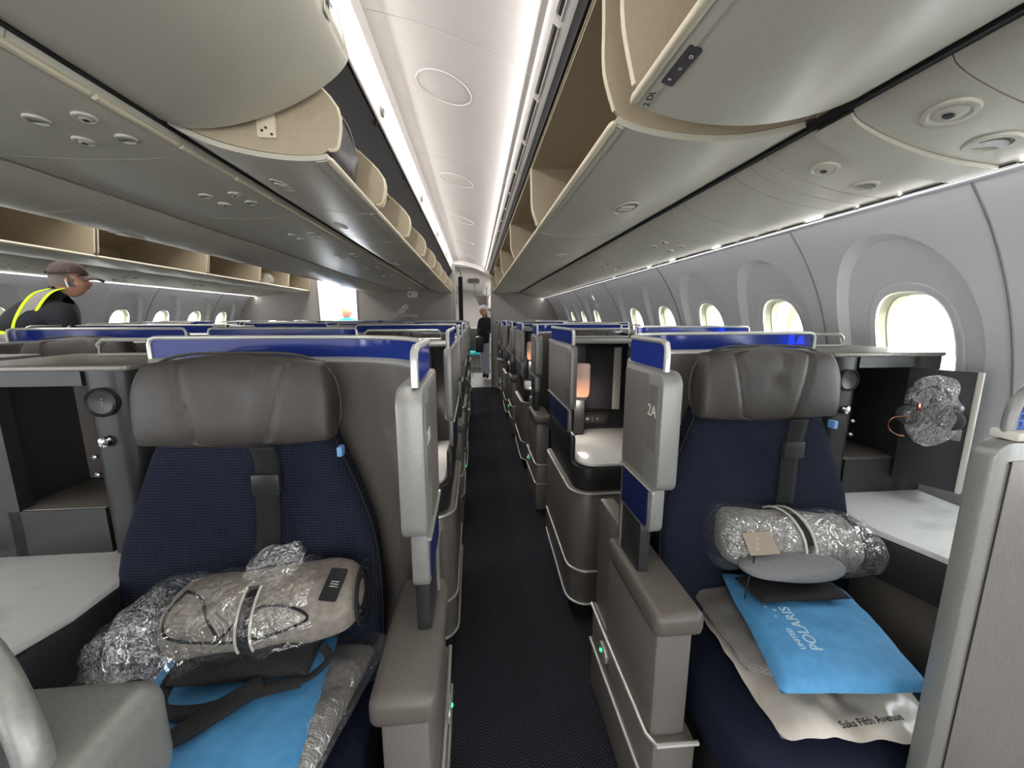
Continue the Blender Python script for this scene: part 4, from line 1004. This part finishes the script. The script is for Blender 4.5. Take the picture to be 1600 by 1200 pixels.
d_ = (RB_-RA).normalized(); s1_ = d_.cross(Vector((0, 0, 1))).normalized(); u1_ = s1_.cross(d_)
for i in range(3):
    c_ = RB_+d_*(.004-.004*i)
    MB().tube([tuple(c_+s1_*(.082*(1-.25*i)*math.cos(2*PI*k/24))+u1_*(.066*(1-.25*i)*math.sin(2*PI*k/24))) for k in range(24)], .0032, 6, True).obj('roll_edge', 'blackfab', th)
roll('clear_wrap', (-.80, .84, .745), (-.33, .88, .79), .112, 'plastic', 21, .022, .85, th, ends=.3)
roll('wrap_tail', (-.87, .84, .68), (-.70, .87, .72), .075, 'plastic_fine', 31, .03, .8, th, ends=.5)
roll('wrap_peak', (-.54, .885, .835), (-.42, .89, .905), .045, 'plastic_fine', 41, .02, .8, th, ends=.5)
kp = MB().ext(rr(-.02, -.035, .02, .035, .004), 'z', -.0015, .0015).obj('black_label', 'ink', th); kp.location = on_roll(.90, 55, .006); kp.rotation_euler = (math.radians(32), 0, math.radians(-12))
text('label_print', '|||', .02, 'label', kp, (.007, 0, .002), (0, 0, PI/2))
sl_ = empty('black_slipper_pouch', (0, 0, 0), label='folded black fabric pouch with a loop on the blue bag, lower left seat', cat='pouch')
pillow('pouch', [(-.665, .83), (-.635, .735), (-.36, .735), (-.36, .83)], .715, .028, 'blackfab', .006, 3, 15, parent=sl_)
MB().tube(smooth([(-.645, .80, .71), (-.64, .745, .705), (-.62, .70, .70), (-.55, .69, .70), (-.49, .70, .705), (-.44, .715, .71), (-.37, .73, .71)], 5), .014, 10, flat=.6).obj('strap', 'blackfab', sl_)
MB().tube(smooth([(-.40, .715, .71), (-.35, .735, .715), (-.325, .765, .725), (-.345, .785, .735)], 5), .009, 8, flat=.5).obj('loop', 'blackfab', sl_)
o = roll('black_eyeshade', (-.565, .635, .70), (-.44, .73, .715), .022, 'blackfab', 51, .004, .6)
tag(o, 'black padded eyeshade end lying on the blue bag, lower left seat', 'eyeshade')
# wrapped bedding on top of the rear centre pods
o = empty('bedding_parcel', (-1.32, 7.75, 1.40), label='small stack of bedding in clear plastic on the rearmost centre pods', cat='parcel')
pillow('folded_bedding', [(-.2, .1), (-.2, -.1), (.22, -.1), (.22, .1)], .06, .05, 'whitebag', .01, 3, 5, parent=o)
roll('clear_wrap', (-.22, 0, .08), (.24, 0, .08), .10, 'plastic', 61, .03, .9, o); roll('wrap_peak', (-.12, 0, .14), (.05, 0, .28), .05, 'plastic_fine', 71, .03, .9, o)

# ============================================================ PEOPLE
def skin(name, pts, edges, m, parent, sub=2):
    me = bpy.data.meshes.new(name); me.from_pydata([p[:3] for p in pts], edges, []); o = bpy.data.objects.new(name, me); COL.objects.link(o); o.parent = parent
    md = o.modifiers.new('skin', 'SKIN'); md.use_smooth_shade = True
    for i, v in enumerate(me.skin_vertices[0].data):
        r = pts[i][3]; v.radius = r if isinstance(r, tuple) else (r, r); v.use_root = (i == 0)
    s_ = o.modifiers.new('sub', 'SUBSURF'); s_.levels = sub; s_.render_levels = sub
    me.materials.append(MT[m]); return o
def head(parent, c, r, m='skin', face=(1, 0), hair=None, cap=None, tilt=0):
    """egg-shaped head with nose, ears and eyes; face = plan direction it looks to"""
    fx, fy = face; e = empty_local('head_joint', parent)
    def f(u, v):
        th = 2*PI*u; ph = PI*v; a = math.sin(ph)*math.cos(th); b = math.sin(ph)*math.sin(th); h = math.cos(ph)
        q = 1.0 if h > 0 else 1-.28*h*h
        x = a*r*1.02*q+(.10*r if h < -.2 and a > 0 else 0); y = b*r*.80*q
        if a > .75 and -.45 < h < .05: x += r*.20*math.exp(-((b/.13)**2))*(1-abs(h+.25)/.3 if abs(h+.25) < .3 else 0)
        return (c[0]+x*fx-y*fy, c[1]+x*fy+y*fx, c[2]+h*r*1.28)
    g = MB(); g.grid(f, 32, 22, True); o = g.obj('head', m, parent, 80)
    def at(a, b, h): return (c[0]+a*r*fx-b*r*fy, c[1]+a*r*fy+b*r*fx, c[2]+h*r)
    for s_ in (-1, 1):
        p = at(-.02, s_*.80, -.1); MB().lathe([(.002, -.004), (r*.24, 0), (r*.20, .012), (.004, .014)], p, 'y' if abs(fx) > abs(fy) else 'x', 12).obj('ear', m, o)
        p = at(.86, s_*.32, .08); MB().lathe([(.001, -.006), (r*.09, -.002), (r*.09, .002), (.001, .006)], p, 'z', 10).obj('eye', 'ink', o)
    p0, p1 = at(.93, -.22, -.62), at(.93, .22, -.62); pm = at(.99, 0, -.60); MB().tube([p0, pm, p1], r*.05, 6).obj('mouth', mat('lips', (170, 90, 84), .5), o)
    return o, at
def empty_local(n, p): return p
# worker in hi-vis vest, leaning over the far seats
P = empty('person', (-2.87, 3.0, 0), label='man in brown cap and black jacket with lime hi-vis vest, leaning over at far left', cat='person')
bx, by = -2.98, 3.35
def L_(x, y, z, r): return (x, y, z, r)
pts = [L_(-.36, .05, .97, (.17, .15)), L_(-.31, .04, 1.14, (.18, .15)), L_(-.20, .02, 1.34, (.20, .15)), L_(-.03, .0, 1.50, (.19, .14)), L_(.05, -.0, 1.585, (.085, .085)), L_(.10, 0, 1.64, (.055, .055)),
       L_(.17, -.12, 1.455, .080), L_(.20, -.13, 1.25, .062), L_(.30, -.10, 1.14, .046), L_(.36, -.08, 1.10, .035),
       L_(-.155, .16, 1.50, .078), L_(-.10, .26, 1.28, .058), L_(.08, .28, 1.14, .045), L_(.18, .26, 1.08, .035),
       L_(-.42, -.06, .90, .11), L_(-.38, -.07, .5, .075), L_(-.40, -.07, .09, .05), L_(-.32, -.12, .04, .04),
       L_(-.33, .15, .90, .11), L_(-.32, .15, .5, .075), L_(-.34, .15, .09, .05), L_(-.25, .12, .04, .04)]
ed = [(0, 1), (1, 2), (2, 3), (3, 4), (4, 5), (3, 6), (6, 7), (7, 8), (8, 9), (3, 10), (10, 11), (11, 12), (12, 13), (0, 14), (14, 15), (15, 16), (16, 17), (0, 18), (18, 19), (19, 20), (20, 21)]
skin('body', pts, ed, 'jacket', P)
for px_, py_, pz_, s_ in ((.40, -.07, 1.07, 1), (.22, .25, 1.05, 1)):
    hp = [L_(px_-.02, py_, pz_+.01, .026), L_(px_+.03, py_, pz_-.01, (.034, .02))]; he = [(0, 1)]
    for q in range(4): hp += [L_(px_+.06, py_-.026+.017*q, pz_-.02, .009), L_(px_+.09-.004*abs(q-1.5), py_-.028+.018*q, pz_-.045, .007)]; he += [(1, 2+2*q), (2+2*q, 3+2*q)]
    hp += [L_(px_+.02, py_-.045, pz_-.01, .010), L_(px_+.045, py_-.055, pz_-.03, .008)]; he += [(0, 10), (10, 11)]
    skin('hand', hp, he, 'skin', P, 1)
ho, at = head(P, (.145, -.01, 1.70), .088, 'skin', (.93, .37))
# short hair and cap
cc = (.14, -.01, 1.725)
MB().grid(lambda u, v: (cc[0]-.012+.094*math.sin(PI*.5*v+.35)*math.cos(2*PI*u)*1.0, cc[1]+.080*math.sin(PI*.5*v+.35)*math.sin(2*PI*u), cc[2]+.11*math.cos(PI*.5*v+.35)-.035), 24, 8, True).obj('hair', 'greyhair', P)
capm = MB(); capm.grid(lambda u, v: (cc[0]+.103*math.sin(PI*.5*v)*math.cos(2*PI*u), cc[1]+.090*math.sin(PI*.5*v)*math.sin(2*PI*u), cc[2]+.01+.092*math.cos(PI*.5*v)), 28, 10, True)
capo = capm.obj('cap', 'cap', P); so = capo.modifiers.new('s', 'SOLIDIFY'); so.thickness = .004
br = MB(); br.grid(lambda u, v: (cc[0]+.085+.085*v*math.cos((u-.5)*2.0)+.0, cc[1]+.03+(.075+.0*v)*math.sin((u-.5)*2.4), cc[2]+.014-.030*v-.02*(2*u-1)**2), 14, 6)
bro = br.obj('cap_peak', 'cap', capo); so = bro.modifiers.new('s', 'SOLIDIFY'); so.thickness = .005
MB().tube([(cc[0]-.103*math.cos(a), cc[1]+.090*math.sin(a), cc[2]+.018) for a in [math.radians(-50+10*i) for i in range(11)]], .010, 8, flat=.6).obj('cap_strap', 'blackfab', capo)
MB().tube([at(.12, -.92, -.12), at(.16, -.96, -.35), at(.2, -.95, -.62)], .006, 8).obj('white_earbud', 'whitecloth', ho)
# vest: draped straps following the back
def strap(path, w, m, parent, nrm, th=.004):
    sp = smooth(path, 5)
    b = MB(); b.grid(lambda u, v: (lambda p: (p[0]+nrm[0]*w*(u-.5), p[1]+nrm[1]*w*(u-.5), p[2]+nrm[2]*w*(u-.5)))(sp[min(len(sp)-1, round(v*(len(sp)-1)))]), 4, len(sp))
    o = b.obj('vest_strip', m, parent); q = o.modifiers.new('s', 'SOLIDIFY'); q.thickness = th; q.offset = 0; return o
back = [(.10, -.05, 1.64), (.07, -.12, 1.605), (.03, -.165, 1.52), (-.02, -.185, 1.40), (-.06, -.19, 1.24)]
strap([(p[0], p[1], p[2]) for p in back], .085, 'reflect', P, (1, 0, .1))
for dx in (-.052, .052): strap([(p[0]+dx, p[1]-.002, p[2]-.001+(.006 if dx > 0 else 0)) for p in back], .020, 'hivis', P, (1, 0, .1))
wz = [(-.46, .02, 1.345), (-.42, -.10, 1.372), (-.30, -.18, 1.375), (-.14, -.20, 1.355), (.0, -.17, 1.32), (.07, -.06, 1.29)]
strap(wz, .022, 'hivis', P, (0, 0, 1)); strap([(x, y, z-.045) for x, y, z in wz], .07, 'reflect', P, (0, 0, 1)); strap([(x, y, z-.095) for x, y, z in wz], .03, 'hivis', P, (0, 0, 1))
# woman in a blue top beyond the far door
P = empty('person', (-2.82, 9.15, 0), label='woman with auburn hair and turquoise top standing in the bright far doorway', cat='person')
pts = [L_(0, 0, .92, (.15, .12)), L_(0, 0, 1.15, (.12, .10)), L_(0, 0, 1.36, (.155, .115)), L_(0, 0, 1.46, (.06, .06)), L_(-.19, 0, 1.36, .06), L_(-.24, .0, 1.12, .045), L_(-.14, -.12, 1.04, .035), L_(.17, -.02, 1.36, .06), L_(.22, -.05, 1.12, .045), L_(.10, -.15, 1.05, .035),
       L_(-.08, 0, .85, .10), L_(-.08, 0, .45, .07), L_(-.08, 0, .045, .045), L_(.08, 0, .85, .10), L_(.08, 0, .45, .07), L_(.08, 0, .045, .045)]
ed = [(0, 1), (1, 2), (2, 3), (2, 4), (4, 5), (5, 6), (2, 7), (7, 8), (8, 9), (0, 10), (10, 11), (11, 12), (0, 13), (13, 14), (14, 15)]
skin('body', pts, ed, 'bluetop', P)
head(P, (.015, 0, 1.60), .088, 'skin', (.9, -.43))
MB().grid(lambda u, v: (-.02+.11*math.sin(PI*(.05+.75*v))*math.cos(2*PI*u)-.015, .02+.095*math.sin(PI*(.05+.75*v))*math.sin(2*PI*u), 1.65+.09*math.cos(PI*v)-.12*v), 24, 14, True).obj('hair', 'hair', P)
# man in the doorway at the end of the near aisle
P = empty('person', (.225, 9.25, 0), label='man in white cap and dark jacket carrying a black bag in the aisle doorway', cat='person')
pts = [L_(0, 0, .94, (.12, .11)), L_(.0, 0, 1.15, (.12, .11)), L_(.02, -.02, 1.36, (.14, .12)), L_(.0, -.05, 1.48, (.055, .055)), L_(.14, -.02, 1.36, .06), L_(.13, -.08, 1.14, .048), L_(.0, -.2, 1.06, .04), L_(-.11, -.04, 1.36, .06), L_(-.14, -.08, 1.15, .046), L_(-.13, -.2, 1.08, .038),
       L_(.03, 0, .85, .09), L_(.04, -.02, .45, .065), L_(.05, 0, .09, .045), L_(.04, -.1, .045, .035), L_(-.05, .05, .85, .09), L_(-.03, .06, .45, .065), L_(-.02, .08, .09, .045), L_(-.03, -.02, .045, .035)]
ed = [(0, 1), (1, 2), (2, 3), (2, 4), (4, 5), (5, 6), (2, 7), (7, 8), (8, 9), (0, 10), (10, 11), (11, 12), (12, 13), (0, 14), (14, 15), (15, 16), (16, 17)]
skin('body', pts, ed, 'jacket', P)
skin('trousers', [L_(0, 0, .98, (.13, .12))]+[(p[0], p[1], p[2], p[3]+.008) for p in (pts[10], pts[11], pts[12], pts[14], pts[15], pts[16])], [(0, 1), (1, 2), (2, 3), (0, 4), (4, 5), (5, 6)], 'jeans', P)
head(P, (-.03, -.09, 1.60), .088, 'skin', (-.8, -.6))
cc2 = (-.025, -.08, 1.64)
MB().grid(lambda u, v: (cc2[0]+.104*math.sin(PI*.5*v)*math.cos(2*PI*u), cc2[1]+.10*math.sin(PI*.5*v)*math.sin(2*PI*u), cc2[2]+.095*math.cos(PI*.5*v)), 24, 8, True).obj('cap', 'whitecloth', P)
MB().box(cc2[0]-.17, cc2[0]-.06, cc2[1]-.12, cc2[1]+.03, cc2[2]-.012, cc2[2]-.004, .003).obj('cap_peak', 'whitecloth', P)
bgm = MB(); bgm.box(-.13, .06, -.10, .06, 0, .36, .03); bgo = bgm.obj('shoulder_bag', 'bagfab'); bgo.location = (.13, 9.02, .66)
tag(bgo, 'black bag hanging in front of the man in the white cap', 'bag')
MB().tube(smooth([(-.08, 0, .34), (-.05, .05, .5), (0, .05, .52), (.03, 0, .34)], 4), .008, 6).obj('bag_handle', 'bagfab', bgo)
MB().tube([(-.12, 0, 0), (-.2, -.12, -.56)], .008, 6).obj('hanging_strap', 'silver_dark', bgo)

# ============================================================ THINGS BEYOND THE BULKHEAD
ex = MB().ext(rr(-.14, -.06, .14, .055, .05), 'y', -.012, .012, .004).obj('exit_sign', 'silver_dark'); ex.location = (-.02, 9.2, 2.27)
tag(ex, 'small rounded exit sign hanging from the ceiling beyond the doorway', 'sign')
text('sign_text', 'EXIT', .075, 'ink', ex, (0, -.0135, -.028), (PI/2, 0, 0))
cu = empty('curtain', (0, 0, 0), label='dark gathered curtain on a rail beyond the doorway', cat='curtain')
MB().tube([(.0, 11.4, 2.44), (.0, 11.4, 2.05), (.34, 11.4, 2.05), (.34, 11.4, 2.33)], .012, 8).obj('curtain_rail', 'blackfab', cu)
def cuf(u, v):
    w = .32*(1-.55*math.sin(PI*.5*v)); x = .34-w*(1-u)-.0+(-.02*v); return (x+.04*v, 11.4+.02*math.sin(u*38), 2.04-.62*v)
MB().grid(cuf, 50, 10).obj('curtain_cloth', 'curtain', cu)
sc = MB().ext(rr(-.36, 0, -.27, 1.95, .01), 'y', 0, .06); so_ = sc.obj('restraint_cover', 'blackfab'); so_.location = (.02, 8.6, .35)
tag(so_, 'tall black strap cover standing at the left jamb of the aisle doorway', 'cover')
MB().tube(smooth([(-.30, .03, 1.95), (-.31, .03, 2.03), (-.34, .03, 2.08), (-.38, .03, 2.08)], 4), .012, 6).obj('hook', 'silver_dark', so_)
js = empty('jump_seat', (-.02, 11.6, 0), label='dark teal economy seat seen through the aisle doorway', cat='seat')
MB().box(-.22, .22, .0, .1, .45, 1.15, .04).obj('backrest', 'dark', js); MB().box(-.22, .22, -.4, .05, .38, .48, .03).obj('cushion', 'teal', js)
for x in (-.18, .18): MB().box(x-.02, x+.02, -.35, 0, 0, .39).obj('leg', 'silver_dark', js)
for i, (x, m_) in enumerate(((-.75, 'throw'), (-1.15, 'dark'))):
    P = empty('cabin_seat', (x, 13.0, 0), label='economy seat far beyond the aisle doorway', cat='seat', group='seats beyond the doorway')
    MB().box(-.2, .2, 0, .1, .4, 1.15, .04).obj('backrest', 'dark', P); MB().box(-.2, .2, -.4, 0, .38, .48, .03).obj('cushion', 'dark', P)
    for xx in (-.16, .16): MB().box(xx-.02, xx+.02, -.35, 0, 0, .40).obj('leg', 'silver_dark', P)
# outside: apron, orange post, pale terminal
struct(MB().box(-60, 60, -40, 60, -4.2, -4.0), 'ground', 'concrete')
op = MB().tube([(3.6, 4.7, -4.0), (3.93, 4.66, 1.25), (4.02, 4.60, 1.75)], .05, 10).obj('orange_post', 'orange'); tag(op, 'orange post standing outside the second nearest right window', 'post')

gl_ = empty('ground_loader', (6.2, 12.6, -4.0), label='orange ground loader outside the fourth nearest right window', cat='vehicle')
MB().box(-.9, .5, -.9, .9, .5, 5.55, .08).obj('lift_body', 'orange', gl_); MB().box(-.2, 2.2, -.9, .9, .45, 1.6, .1).obj('chassis', 'orange', gl_)
for x in (-.4, 1.7):
    for y in (-.95, .75): MB().lathe([(.4, 0), (.45, .05), (.45, .15), (.4, .2)], (x, y, .45), 'y', 20).obj('wheel', 'dark', gl_)
